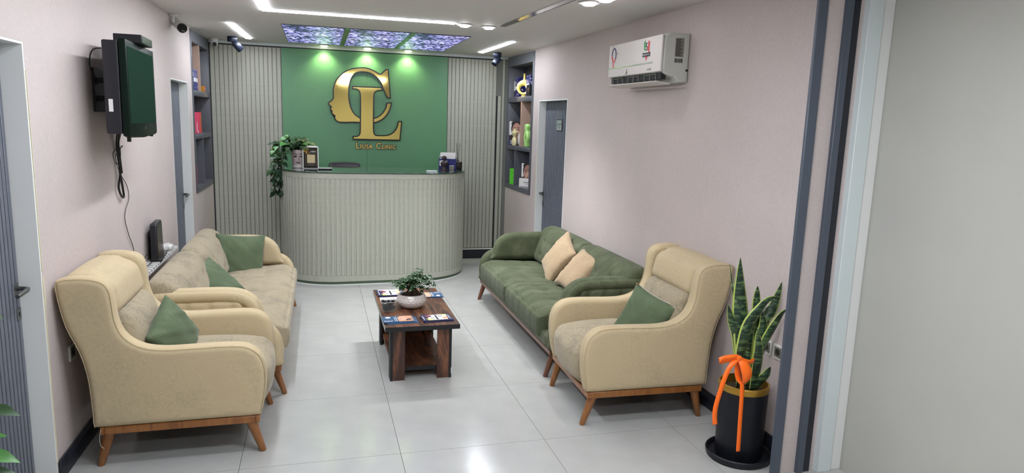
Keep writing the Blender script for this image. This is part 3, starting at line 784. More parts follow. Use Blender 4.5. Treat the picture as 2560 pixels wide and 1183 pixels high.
lathe_vase('vase', 'white and black rounded vase beside the cream waisted vase', 'vase', 1.94, 4.545, zt, [(0.03, 0.0005), (0.055, 0.04), (0.06, 0.085), (0.045, 0.13), (0.018, 0.155), (0.015, 0.185), (0.02, 0.19)], 'ceramic')
carton('small_box', 'black box tucked between the two vases', 'box', 2.0, 4.62, zt, 0.05, 0.14, 0.135, 'black_matte')
def wave_vase(x, y, z):
    t = thing('wave_vase', 'pale green wavy vase with a side hole in the right cell', 'vase', (x, y, z))
    P = catmull([(-0.03, 0.0), (0.04, 0.0), (0.05, 0.05), (0.075, 0.10), (0.068, 0.14), (0.035, 0.18), (0.045, 0.21), (0.052, 0.245), (0.035, 0.262), (-0.03, 0.262), (-0.048, 0.23), (-0.035, 0.19), (-0.06, 0.15), (-0.068, 0.10), (-0.04, 0.05)], 3)
    b = B(); slab(b, P, -0.03, 0.03, 0.02, 4, 'x'); b.obj('body', 'lime_vase', t, smooth=50)
    b = B(); slab(b, [(p[0]*0.3-0.022, (p[1]-0.13)*0.24+0.12) for p in P], -0.0315, 0.0315, 0.002, 2, 'x'); b.obj('side_hole', 'olive', t, smooth=50)
wave_vase(1.935, 4.245, zt+0.0005)
# right niche, bottom tier
zt = NR[2]+0.055
for k, (y, mt, lb) in enumerate(((4.82, 'lime', 'bright green ring binder standing in the bottom tier'), (4.72, 'lime', 'bright green ring binder nearest the divider, bottom tier'))):
    t = thing('binder', lb, 'binder', (1.975, y, zt), 0, 'green ring binders')
    b = B().box(-0.07, 0.07, -0.025, -0.022, 0.0005, 0.19).box(-0.07, 0.07, 0.022, 0.025, 0.0005, 0.19).box(-0.073, -0.07, -0.025, 0.025, 0.0005, 0.19).obj('cover', mt, t)
    B().box(-0.068, 0.062, -0.02, 0.02, 0.004, 0.182).obj('pages', 'paper', t)
    b = B(); [b.tube([(-0.0732, -0.012, zz), (-0.0745, -0.012, zz)], 0.0035, 8) for zz in (0.13, 0.15)]; b.obj('finger_hole', 'ink', t)
card(2.005, 4.42, zt+0.001, 0.16, 0.28, 1, 'face print card leaning in the right cell of the bottom tier', lettering=False, rz=0.85)
carton('leaflet_box', 'white leaflet box before the lower face card', 'box', 1.965, 4.31, zt, 0.045, 0.20, 0.11, 'paper', rz=0.6, extra=[('text_lines', 'ink', -0.0232, -0.0225, -0.06, 0.03, 0.062, 0.068), ('text_lines', 'sign_grey', -0.0232, -0.0225, -0.05, 0.0, 0.045, 0.049), ('blue_stripe', 'brochure_blue', -0.0232, -0.0225, -0.098, -0.086, 0.01, 0.10), ('text_lines', 'brochure_navy', -0.0232, -0.0225, -0.07, 0.09, 0.008, 0.014)])
# left niche
zt = SL[0][1]
for k, y in enumerate((4.17, 4.252, 4.334)):
    carton('gift_box', '%s of three blue floral boxes in the top tier, left niche' % ['nearest', 'middle', 'farthest'][k], 'box', -1.625, y, zt, 0.10, 0.078, 0.205, 'floral', 'blue boxes of the left niche', extra=[('band_label', 'paper', 0.05, 0.0508, -0.03, 0.03, 0.085, 0.125)])
carton('small_box', 'small white box beside the blue floral boxes', 'box', -1.62, 4.53, zt, 0.05, 0.07, 0.10, 'paper', extra=[('red_spot', 'pink', 0.025, 0.0258, -0.015, 0.01, 0.03, 0.045)])
carton('small_box', 'small gold and red box at the far end of the left niche', 'box', -1.61, 4.90, zt, 0.05, 0.085, 0.07, 'gold_satin', extra=[('red_end', 'pink_red', 0.025, 0.0258, -0.04, -0.02, 0.002, 0.068), ('label', 'paper', 0.025, 0.0258, -0.005, 0.025, 0.02, 0.05)])
zt = SL[1][1]
carton('carton', 'large hot pink box in the middle tier, left niche', 'box', -1.655, 4.31, zt, 0.15, 0.46, 0.215, 'pink', extra=[('red_end', 'pink_red', 0.075, 0.0758, 0.13, 0.229, 0.001, 0.213), ('gold_lettering', 'gold_satin', 0.0758, 0.0766, 0.15, 0.17, 0.06, 0.19), ('gold_lettering', 'gold_satin', 0.0758, 0.0766, 0.185, 0.2, 0.09, 0.19), ('white_lettering', 'paper', 0.075, 0.0758, -0.07, -0.055, 0.02, 0.10), ('white_lettering', 'paper', 0.075, 0.0758, -0.04, -0.03, 0.02, 0.12), ('white_lettering', 'paper', 0.075, 0.0758, -0.01, 0.03, 0.005, 0.03)])
zt = NL[2]+0.055
for y, mt, h, lb in ((4.13, 'olive', 0.20, 'olive green book, nearest in the bottom tier of the left niche'), (4.165, 'pink', 0.205, 'pink book between the olive book and the divider'), (4.56, 'olive', 0.225, 'olive book just past the divider of the left niche'), (4.59, 'orange_book', 0.22, 'orange book nearest the divider of the left niche'), (4.62, 'orange_book', 0.215, 'orange book at the right of the pair in the left niche')):
    t = thing('book', lb, 'book', (-1.655, y, zt), 0, 'books in the left niche')
    B().box(-0.07, 0.07, -0.013, -0.011, 0.0005, h).box(-0.07, 0.07, 0.011, 0.013, 0.0005, h).box(0.07, 0.072, -0.013, 0.013, 0.0005, h).obj('cover', mt, t)
    B().box(-0.068, 0.068, -0.0105, 0.0105, 0.003, h-0.004).obj('pages', 'paper', t)

# ------------------------------------------------------------------ reception counter
ctr = thing('reception_counter', 'curved sage reception counter with fluted front and green glass top', 'counter', (0.2, 4.2, 0))
def ctr_path(inset=0.0, n=18, back=4.74):
    r1 = 0.60; xl, xr_, yf = -0.79, 1.23, 3.82
    P = [(xl, back)]
    for k in range(n+1):
        a = PI+PI/2*k/n; P.append((xl+r1+r1*math.cos(a), yf+r1+r1*math.sin(a)))
    for k in range(n+1):
        a = 1.5*PI+PI/2*k/n; P.append((xr_-r1+r1*math.cos(a), yf+r1+r1*math.sin(a)))
    P.append((xr_, back))
    out = []
    for i, p in enumerate(P):
        a = Vector(P[max(i-1, 0)]); b_ = Vector(P[min(i+1, len(P)-1)]); d = (b_-a).normalized(); nn = Vector((d.y, -d.x))
        q = Vector(p)-nn*inset; q.y += 0.030*(q.x-0.2); out.append((q.x-0.2, q.y-4.2))
    return out
def band(name, mat, z0, z1, o_in, i_in, par):
    A = ctr_path(o_in); C_ = ctr_path(i_in); n = len(A); vs = []; fs = []
    for P in (A, C_):
        for z in (z0, z1): vs += [(p[0], p[1], z) for p in P]
    for i in range(n-1):
        fs += [(i, i+1, n+i+1, n+i), (2*n+i+1, 2*n+i, 3*n+i, 3*n+i+1), (n+i, n+i+1, 3*n+i+1, 3*n+i), (i+1, i, 2*n+i, 2*n+i+1)]
    fs += [(0, n, 3*n, 2*n), (n-1, 3*n-1, 4*n-1, 2*n-1)]
    return B().add(vs, fs).obj(name, mat, par, smooth=40)
band('body', 'slat', 0.035, 1.165, 0.008, 0.03, ctr); band('top_band', 'slat', 1.115, 1.168, 0.0, 0.0079, ctr); band('bottom_band', 'slat', 0.035, 0.095, 0.0, 0.0079, ctr)
band('plinth', 'plinth', 0.0, 0.0345, 0.006, 0.03, ctr)
band('floor_bead', 'jamb', 0.0, 0.006, 0.001, 0.0055, ctr)
P = ctr_path(0.0, 40)
rib = None; acc = 0.0; pitch = 0.0505; nxt = 0.02
for i in range(len(P)-1):
    a = Vector(P[i]); c = Vector(P[i+1]); L = (c-a).length
    while nxt <= acc+L:
        q = a+(c-a)*((nxt-acc)/L); d = (c-a).normalized(); ang = math.atan2(d.y, d.x)
        if rib is None: rib = B().box(-0.0165, 0.0165, 0.0002, 0.0085, 0.0951, 1.1149).obj('rib', 'slat', ctr, bevel=0.0025, seg=1); o = rib
        else: o = rib.copy(); COL.objects.link(o); o.parent = ctr
        o.location = (q.x, q.y, 0); o.rotation_euler = (0, 0, ang); nxt += pitch
    acc += L
o = B().prism(ctr_path(-0.006, 24, 4.64), 1.1685, 1.183, 'z').obj('glass_top', 'glass_top', ctr, bevel=0.002)
o['label'] = 'glossy green glass top of the counter'
B().box(-0.92, 0.92, 0.05, 0.42, 0.74, 0.765).obj('desk_board', 'slat', ctr)
ZT = 1.1835
# desk chair behind
t = thing('office_chair', 'black office chair behind the reception counter', 'chair', (-0.10, 4.80, 0), PI)
b = B(); softbox(b, (0, 0.0, 0.48), (0.23, 0.22, 0.04), 0.04, (8, 8, 3)); b.obj('seat', 'black_matte', t, smooth=True)
b = B(); softbox(b, (0, -0.12, 0.92), (0.185, 0.03, 0.30), 0.03, (10, 4, 10), fn=lambda p, u: (p.x, p.y+0.9*p.x*p.x, p.z-0.25*p.x*p.x)); b.obj('backrest', 'black_satin', t, smooth=True)
B().tube([(0, -0.05, 0.44), (0, -0.16, 0.46), (0, -0.165, 0.75)], 0.018, 10).obj('back_bracket', 'black', t, smooth=50)
B().tube([(0, 0, 0.1), (0, 0, 0.44)], 0.025, 12).obj('gas_lift', 'steel', t, smooth=50)
for k in range(5):
    a = 2*PI*k/5; B().tube([(0, 0, 0.10), (0.20*math.cos(a), 0.20*math.sin(a), 0.07)], [0.02, 0.013], 8).obj('leg', 'black', t, smooth=50)
    B().tube([(0.20*math.cos(a)-0.012*math.sin(a), 0.20*math.sin(a)+0.012*math.cos(a), 0.028), (0.20*math.cos(a)+0.012*math.sin(a), 0.20*math.sin(a)-0.012*math.cos(a), 0.028)], 0.027, 14).obj('castor', 'black', t, smooth=50)

# ------------------------------------------------------------------ wall emblem
C_PTS = [(0.415, 2.312), (0.395, 2.308), (0.369, 2.287), (0.337, 2.254), (0.311, 2.255), (0.272, 2.276), (0.207, 2.305), (0.143, 2.317), (0.066, 2.31), (-0.011, 2.294), (-0.075, 2.265), (-0.126, 2.224), (-0.177, 2.165), (-0.205, 2.099), (-0.216, 2.035), (-0.214, 1.971), (-0.223, 1.939), (-0.242, 1.919), (-0.268, 1.899), (-0.271, 1.884), (-0.253, 1.867), (-0.237, 1.852), (-0.247, 1.838), (-0.247, 1.821), (-0.231, 1.806), (-0.235, 1.791), (-0.229, 1.771), (-0.209, 1.758), (-0.197, 1.751), (-0.203, 1.727), (-0.191, 1.704), (-0.162, 1.684), (-0.092, 1.68), (0.011, 1.685), (0.091, 1.684), (0.167, 1.679), (0.245, 1.685), (0.298, 1.701), (0.351, 1.732), (0.403, 1.787), (0.44, 1.86), (0.453, 1.923), (0.406, 1.918), (0.393, 1.865), (0.364, 1.812), (0.311, 1.76), (0.245, 1.731), (0.167, 1.718), (0.092, 1.73), (0.044, 1.759), (0.008, 1.795), (-0.02, 1.85), (-0.036, 1.914), (-0.044, 1.978), (-0.041, 2.069), (-0.027, 2.152), (-0.005, 2.208), (0.029, 2.249), (0.078, 2.269), (0.142, 2.273), (0.207, 2.263), (0.272, 2.227), (0.33, 2.163), (0.37, 2.067), (0.411, 1.987), (0.442, 1.985)]
L_PTS = [(0.003, 2.093), (0.34, 2.098), (0.34, 2.068), (0.297, 2.064), (0.264, 2.049), (0.251, 2.023), (0.245, 1.964), (0.242, 1.781), (0.242, 1.597), (0.251, 1.551), (0.271, 1.532), (0.35, 1.531), (0.43, 1.543), (0.483, 1.577), (0.523, 1.632), (0.542, 1.705), (0.576, 1.706), (0.557, 1.486), (0.01, 1.485), (0.007, 1.512), (0.055, 1.517), (0.081, 1.533), (0.09, 1.566), (0.094, 1.724), (0.095, 1.984), (0.087, 2.035), (0.07, 2.06), (0.045, 2.072), (0.002, 2.073)]
em = thing('wall_emblem', 'gold mirrored letters C and L with a face profile on the green wall', 'sign', (0.155, YB-0.007, 1.9))
def smooth_poly(P, sub=4, lim=36):
    n = len(P); V = [Vector(p) for p in P]; out = []
    def sharp(i):
        a = (V[i]-V[i-1]); c = (V[(i+1) % n]-V[i]); return a.angle(c, 0) > math.radians(lim)
    for i in range(n):
        j = (i+1) % n; d = V[j]-V[i]
        m0 = d if sharp(i) else (V[j]-V[i-1])*0.5; m1 = d if sharp(j) else (V[(j+1) % n]-V[i])*0.5
        m0 = m0.normalized()*d.length; m1 = m1.normalized()*d.length
        for k in range(sub):
            t_ = k/sub; a = 2*t_**3-3*t_**2+1; b_ = t_**3-2*t_**2+t_; c = -2*t_**3+3*t_**2; e = t_**3-t_**2
            out.append(tuple(V[i]*a+m0*b_+V[j]*c+m1*e))
    return out
C_RAW, L_RAW = C_PTS, L_PTS
C_PTS = smooth_poly(C_PTS); L_PTS = smooth_poly(L_PTS)
def flat(name, P, mat, y0, y1, bev=0.0):
    P = [(p[0]-0.155, p[1]-1.9) for p in P]
    return B().prism(P, -y1, -y0, 'y').obj(name, mat, em, bevel=bev, seg=1)
flat('letter_outline', offset(C_PTS, -0.009), 'black', 0.0005, 0.014); o = flat('letter_face', offset(C_PTS, 0.005), 'gold', 0.0142, 0.018); o['label'] = 'gold letter C shaped as a face in profile'
flat('letter_outline', offset(L_PTS, -0.009), 'black', 0.0185, 0.026); o = flat('letter_face', offset(L_PTS, 0.005), 'gold', 0.0262, 0.030); o['label'] = 'gold letter L'
def sc_text(x, z, caps, size):
    """small-capitals words: (text, scale) runs laid side by side"""
    for s, k in caps:
        for off, mt, yy in ((0.0065, 'black', 0.004), (0.0015, 'gold', 0.0085)):
            me = text_mesh(s, size*k, 0.002, 'LEFT', off, 1.05); me.materials.clear(); me.materials.append(M[mt])
            o = bpy.data.objects.new('lettering', me); link(o, em); o.location = (x-0.155, -yy, z-1.9); o.rotation_euler = (PI/2, 0, 0)
            o.scale = (0.95, 1, 1)
        x += me.vertices and (max(v.co.x for v in me.vertices)*0.95 + 0.006*k) or 0.03
    return x
sc_text(0.035, 1.374, [('L', 1.0), ('IUSA', 0.72), (' C', 1.0), ('LINIC', 0.72)], 0.100)

# ------------------------------------------------------------------ television on the left wall
tv = thing('television', 'black flat television on a bracket on the left wall', 'television', (-1.35, 0.655, 1.855), math.radians(2.1))
W_, H_ = 0.77, 0.51
def tvprof(y0, y1, z0, z1, drop):
    return [(y0, z1), (y1, z1), (y1, z0), (y1-0.05, z0-drop*0.5), ((y0+y1)/2, z0-drop), (y0+0.05, z0-drop*0.5), (y0, z0)]
b = B(); slab(b, tvprof(0, W_, -H_/2+0.01, H_/2, 0.018), -0.035, 0.0, 0.006, 2, 'x'); b.obj('bezel', 'tv_gloss', tv, smooth=40)
B().box(0.0, 0.0012, 0.025, W_-0.03, -H_/2+0.075, H_/2-0.035).obj('screen', 'screen', tv)
b = B(); slab(b, [(0.01, H_/2-0.01), (W_-0.01, H_/2-0.01), (W_-0.01, -H_/2+0.02), (0.01, -H_/2+0.02)], -0.115, -0.035, 0.012, 3, 'x'); b.obj('rear_casing', 'tv_case', tv, smooth=40)
B().box(-0.095, -0.075, 0.0085, 0.0105, -0.12, -0.055).obj('rating_label', 'paper', tv)
B().box(0.001, 0.002, W_*0.52, W_*0.52+0.014, -H_/2+0.04, -H_/2+0.054).obj('badge', 'silver_print', tv)
B().box(-0.03, -0.012, 0.06, 0.075, -H_/2-0.022, -H_/2+0.01).box(-0.03, -0.012, W_-0.08, W_-0.065, -H_/2-0.012, -H_/2+0.01).obj('foot_stub', 'black', tv)
br = thing('wall_bracket', 'black wall bracket holding the television', 'bracket', (XL(1)+0.001, 1.03, 1.86))
B().box(0.0, 0.012, -0.10, 0.12, -0.13, 0.11).obj('wall_plate', 'black_matte', br, bevel=0.003)
B().box(0.012, 0.12, -0.05, -0.01, 0.03, 0.06).box(0.012, 0.12, -0.05, -0.01, -0.07, -0.04).obj('arm', 'black_matte', br)
B().box(0.10, 0.118, -0.16, 0.20, -0.10, 0.09).obj('tv_plate', 'black_matte', br)
t = thing('set_top_box', 'small black set-top box on top of the television', 'box', (-1.405, 1.10, 1.855+H_/2+0.002), math.radians(2.1))
B().box(-0.07, 0.07, -0.19, 0.12, 0.0, 0.045).obj('casing', 'black_satin', t, bevel=0.003)
B().box(0.0702, 0.0712, -0.18, 0.11, 0.004, 0.041).obj('front_panel', 'black', t)
B().box(-0.05, 0.05, 0.1205, 0.1212, 0.01, 0.035).obj('print', 'silver_print', t)
def cable(name, label, pts, r=0.004, mat='black', parent=None, cat='cable', sub=5):
    P = catmull([tuple(p) for p in pts], sub, False); o = B().tube(P, r, 6).obj(name, mat, parent, smooth=True)
    if parent is None: tag(o, label, cat)
    return o
xw = -1.572
cable('cable', 'black cable looping behind the upper left of the television', [(-1.47, 0.88, 2.07), (-1.55, 0.84, 2.06), (-1.57, 0.84, 1.97), (-1.55, 0.90, 1.90), (-1.50, 0.94, 1.89)], 0.0035)
bun = thing('cable_bundle', 'bundle of black cables hanging below the television', 'cable', (xw, 1.28, 1.58))
for k, pts in enumerate(([(0.08, -0.25, 0.12), (0.01, -0.05, -0.02), (0, 0.0, -0.12), (0.004, 0.01, -0.22), (0.0, -0.03, -0.30), (0.0, 0.02, -0.36), (0.0, 0.075, -0.37), (0.0, 0.05, -0.29), (0.0, 0.015, -0.20)],
                         [(0.08, -0.20, 0.10), (0.012, -0.02, -0.03), (0.008, 0.01, -0.14), (0.01, 0.02, -0.22)],
                         [(0.08, -0.15, 0.10), (0.0, 0.02, -0.04), (0.006, -0.005, -0.15), (0.004, 0.005, -0.24)],
                         [(0.03, -0.01, -0.05), (0.0, -0.08, -0.08), (0.0, -0.10, -0.12), (0.0, -0.04, -0.16), (0.0, 0.05, -0.13), (0.0, 0.06, -0.08), (0.01, 0.0, -0.05)],
                         [(0.03, 0.0, -0.05), (-0.0, -0.05, -0.11), (0.0, -0.02, -0.18), (0.004, 0.01, -0.21)])):
    o = cable('cable', '', pts, 0.0065 if k < 3 else 0.0022, 'black', bun)
cable('cable', 'thin grey cable hanging from the bundle down behind the armchair', [(xw, 1.33, 1.34), (xw-0.006, 1.47, 1.26), (xw-0.006, 1.49, 1.18), (xw-0.006, 1.40, 1.12), (xw-0.006, 1.37, 1.06), (xw-0.006, 1.44, 0.95), (xw-0.006, 1.54, 0.83), (xw-0.006, 1.56, 0.62)], 0.0022, 'black')

# ------------------------------------------------------------------ air conditioner on the right wall
ac = thing('air_conditioner', 'white split air conditioner high on the right wall', 'air conditioner', (0, 0, 0))
XA = XR(1.2)
prof = [(XA-0.001, 2.358), (1.815, 2.358), (1.785, 2.345), (1.772, 2.32), (1.770, 2.13), (1.775, 2.105), (1.80, 2.09), (1.86, 2.075), (1.88, 2.045), (XA-0.001, 2.045)]
A0, A1 = 0.745, 1.60
b = B(); slab(b, prof, A0, A1, 0.012, 3, 'y'); b.obj('casing', 'ac_side', ac, smooth=35)
b = B(); b.box(1.755, 1.770, A0+0.006, A1-0.004, 2.108, 2.345); b.obj('front_panel', 'ac_white', ac, bevel=0.006, seg=3)
xf = 1.7548
B().box(xf-0.0012, xf, A0+0.12, A1-0.01, 2.168, 2.176).obj('chrome_strip', 'chrome', ac)
b = B().box(1.775, 1.81, A0+0.03, A1-0.03, 2.062, 2.107); b.obj('air_outlet', 'black_matte', ac)
for g in range(3):
    for k in range(3):
        y = A0+0.09+g*0.26+k*0.085
        B().box(1.768, 1.785, y, y+0.006, 2.058, 2.105).obj('vane', 'grey_plastic', ac)
    B().box(1.768, 1.776, A0+0.09+g*0.26, A0+0.09+g*0.26+0.176, 2.092, 2.096).obj('vane_bar', 'grey_plastic', ac)
b = B(); b.add([(1.745, A0+0.04, 2.05), (1.745, A1-0.01, 2.05), (1.85, A1-0.01, 2.038), (1.85, A0+0.04, 2.038), (1.748, A0+0.04, 2.043), (1.748, A1-0.01, 2.043), (1.85, A1-0.01, 2.030), (1.85, A0+0.04, 2.030)],
      [(0, 1, 2, 3), (7, 6, 5, 4), (0, 4, 5, 1), (1, 5, 6, 2), (2, 6, 7, 3), (3, 7, 4, 0)]); b.obj('louvre', 'ac_white', ac)
# energy badge: green, white and red shield with a 5 and ribbon
def onface(name, pts, mat, lay=1):       # pts in (distance from near end towards far, height)
    return B().prism([(y, z) for y, z in pts], xf-0.0005*lay-0.0003, xf-0.0005*lay, 'x').obj(name, mat, ac)
yc, zc_ = 0.965, 2.262
sh = [(-.045, .05), (-.02, .068), (.0, .072), (.02, .068), (.045, .05), (.04, -.03), (.0, -.075), (-.04, -.03)]
onface('badge_white', [(yc+a, zc_+b_) for a, b_ in sh], 'paper', 1)
onface('badge_green', [(yc+a, zc_+b_) for a, b_ in [(.045, .05), (.02, .068), (.012, .01), (.035, -.01)]], 'flag_green', 2)
onface('badge_red', [(yc+a, zc_+b_) for a, b_ in [(-.045, .05), (-.02, .06), (-.015, -.0), (-.04, -.03)]], 'flag_red', 2)
onface('badge_red', [(yc+a, zc_+b_) for a, b_ in [(-.02, -.045), (.015, -.045), (.0, -.075)]], 'flag_red', 2)
onface('badge_ribbon', [(yc+a, zc_+b_) for a, b_ in [(-.06, -.045), (-.052, -.032), (-.06, -.018), (.06, -.018), (.052, -.032), (.06, -.045)]], 'ink', 3)
RW = (PI/2, 0, -PI/2)
text_obj('badge_number', '5', 0.075, 'ink', ac, (xf-0.0022, yc+0.018, zc_-0.005), RW, 0.0003)
text_obj('badge_lettering', 'GUARANTEE', 0.016, 'paper', ac, (xf-0.0024, yc+0.05, zc_-0.037), RW, 0.0002)
text_obj('maker_lettering', 'rivoli', 0.030, 'silver_print', ac, (xf-0.0006, yc-0.02, 2.122), RW, 0.0002)
b = B(); b.tube([(xf-0.001, 1.26, 2.152), (xf-0.001, 1.268, 2.125)], 0.002, 5); b.tube([(xf-0.001, 1.275, 2.13), (xf-0.001, 1.25, 2.122)], 0.002, 5); b.tube([(xf-0.001, 1.282, 2.12), (xf-0.001, 1.265, 2.118)], 0.0025, 5); b.obj('maker_mark', 'ink', ac)
lp = [(1.50+0.035*math.cos(a), 2.268+0.05*math.sin(a)) for a in [2*PI*k/20 for k in range(21)]]
b = B(); b.tube([(xf-0.001, y, z) for y, z in lp[:13]], 0.004, 6); b.obj('loop_print', 'violet_print', ac)
b = B(); b.tube([(xf-0.001, y, z) for y, z in lp[12:]]+[(xf-0.001, 1.51, 2.215), (xf-0.001, 1.505, 2.17)], 0.0035, 6); b.obj('loop_print', 'flag_red', ac)
b = B(); 
for y, z in ((1.44, 2.28), (1.53, 2.33), (1.44, 2.27), (1.545, 2.21), (1.47, 2.205)): b.box(xf-0.0012, xf-0.0004, y-0.02, y+0.008, z, z+0.004)
b.obj('small_print', 'sign_grey', ac)
# rating plate and bar code on the near end
b = B()
yy = A0-0.0008
B().box(1.850, 1.912, yy, A0, 2.205, 2.325).obj('rating_plate', 'silver_print', ac)
for k in range(12): b.box(1.853, 1.853+0.056*random.uniform(0.6, 1), yy-0.0005, yy, 2.212+k*0.0092, 2.216+k*0.0092)
b.obj('rating_lines', 'ink', ac)
b = B(); x = 1.850
while x < 1.905:
    wv = random.choice([0.0015, 0.0025, 0.004]); b.box(x, x+wv, yy, A0, 2.168, 2.195); x += wv+random.choice([0.0015, 0.003])
b.obj('bar_code', 'ink', ac)
B().box(1.935, 1.95, A0-0.002, A0+0.01, 2.115, 2.128).obj('clip', 'black', ac)

# ------------------------------------------------------------------ seating
def splay_leg(parent, top, foot, r0, r1, mat, hz=0.19):
    b = B().tube([(top[0], top[1], hz), (foot[0], foot[1], 0.006), (foot[0], foot[1], 0.0)], [r0, r1, r1*0.85], 14)
    return b.obj('leg', mat, parent, smooth=50)
ARM_SIDE = [(-.505, .94), (-.498, .85), (-.475, .73), (-.43, .61), (-.405, .50), (-.396, .40), (-.392, .30), (-.39, .225), (-.365, .213), (-.20, .213), (0, .213), (.20, .213), (.355, .213), (.382, .235), (.400, .32), (.409, .41), (.405, .48), (.385, .54), (.345, .580), (.29, .600), (.20, .604), (.08, .602), (-.02, .600), (-.09, .604), (-.15, .618), (-.205, .65), (-.243, .70), (-.262, .77), (-.268, .85), (-.278, .91), (-.308, .948), (-.37, .966), (-.44, .968), (-.488, .960)]
def armchair(label, loc, rz, worn='cream_seat'):
    t = thing('wing_armchair', label, 'armchair', loc, rz, 'cream wing armchairs')
    P = [tuple(q)[:2] for q in catmull(ARM_SIDE, 3)]
    for s in (-1, 1):
        def flare(x, y, z): 
            return (x, y+s*0.020*(z-0.45), z)      # the sides lean slightly outward to the top
        b = B(); soft_slab(b, P, s*0.266, s*0.360, 0.030, 'y', fn=flare, puff=0.003); b.obj('side_panel', 'cream', t, smooth=True)
    back = [(-.49, .95), (-.485, .85), (-.462, .73), (-.418, .61), (-.393, .50), (-.383, .40), (-.378, .225), (-.30, .225), (-.30, .45), (-.33, .60), (-.37, .75), (-.38, .95)]
    b = B(); b.prism(back, -0.27, 0.27, 'y'); b.obj('rear_panel', 'cream', t)
    def seat_fn(p, u):
        x, y, z = p
        if u.z > 0: z += 0.030*(1-u.x*u.x)*(1-u.y**4) - 0.0
        if u.x > 0: x += 0.030*(1-u.y*u.y)*max(0, u.x) - 0.02*max(0, -u.z)*u.x
        if u.x > 0.3: z -= 0.02*((u.x-0.3)/0.7)**2*(1 if u.z > 0 else 0)
        # corner beads pulled in at the front seam
        return (x, y, z)
    b = B(); softbox(b, (0.055, 0, 0.342), (0.345, 0.258, 0.128), 0.06, (26, 18, 10), seat_fn); b.obj('seat', worn, t, smooth=True)
    def lean(x0, z0, slope):
        return lambda p: (p[0] - slope*(p[2]), p[1], p[2])
    def back_fn(p, u):
        x, y, z = p
        if u.x > 0: x += 0.035*(1-u.z*u.z)*(1-abs(u.y)**3)
        x -= 0.32*z
        return (x, y, z)
    b = B(); softbox(b, (-0.245, 0, 0.595), (0.062, 0.256, 0.175), 0.045, (6, 18, 16), back_fn); b.obj('back_cushion', worn, t, smooth=True)
    def head_fn(p, u):
        x, y, z = p
        if u.x > 0: x += 0.008*(1-u.z*u.z)*(1-abs(u.y)**4)
        z += 0.010*(1-u.y*u.y)*max(0, u.z)
        if u.z > 0.2: x -= 0.05*(u.z-0.2)**2
        x -= 0.22*(z+0.11)
        return (x, y, z)
    b = B(); softbox(b, (-0.352, 0, 0.850), (0.095, 0.264, 0.108), (0.075, 0.022, 0.066), (12, 18, 14), head_fn); b.obj('head_cushion', 'cream', t, smooth=True)
    # stitched piping along the arm fronts
    for s in (-1, 1):
        out_ = s*0.3555; pts = [p for p in offset([q[:2] for q in P], 0.006)]
        seam = [(x, out_+s*0.020*(z-0.45), z) for x, z in pts if not (z < 0.225 and x > -0.37)]
        k0 = max(range(len(seam)), key=lambda i: (Vector(seam[i])-Vector(seam[i-1])).length)
        seam = seam[k0:]+seam[:k0]
        B().tube(seam, 0.0017, 6).obj('piping', 'cream', t, smooth=True)
    for s in (-1, 1):
        B().box(-0.35, 0.355, s*0.335-0.012, s*0.335+0.012, 0.176, 0.214).obj('rail', 'leg_wood', t, bevel=0.004)
    for x0, x1 in ((-0.365, -0.34), (0.345, 0.37)): B().box(x0, x1, -0.347, 0.347, 0.176, 0.214).obj('rail', 'leg_wood', t, bevel=0.004)
    B().box(-0.34, 0.345, -0.323, 0.323, 0.19, 0.213).obj('underside', 'black_matte', t)
    for sx, sy in ((1, 1), (1, -1), (-1, 1), (-1, -1)):
        splay_leg(t, (sx*0.325-0.003, sy*0.315), (sx*0.378, sy*0.305), 0.028, 0.017, 'leg_wood')
    return t
chairL = armchair('cream wing armchair in the left foreground against the left wall', (-1.078, 0.491, 0), 0.0)
chairR = armchair('cream wing armchair on the right beside the snake plant', (1.468, 0.427, 0), PI-0.035)
# loose thread under the left chair
B().tube(catmull([(-0.355, -0.36, 0.212), (-0.362, -0.365, 0.17), (-0.358, -0.366, 0.13), (-0.345, -0.366, 0.115)], 4, False), 0.0012, 5).obj('loose_thread', 'bow_stripe', chairL)

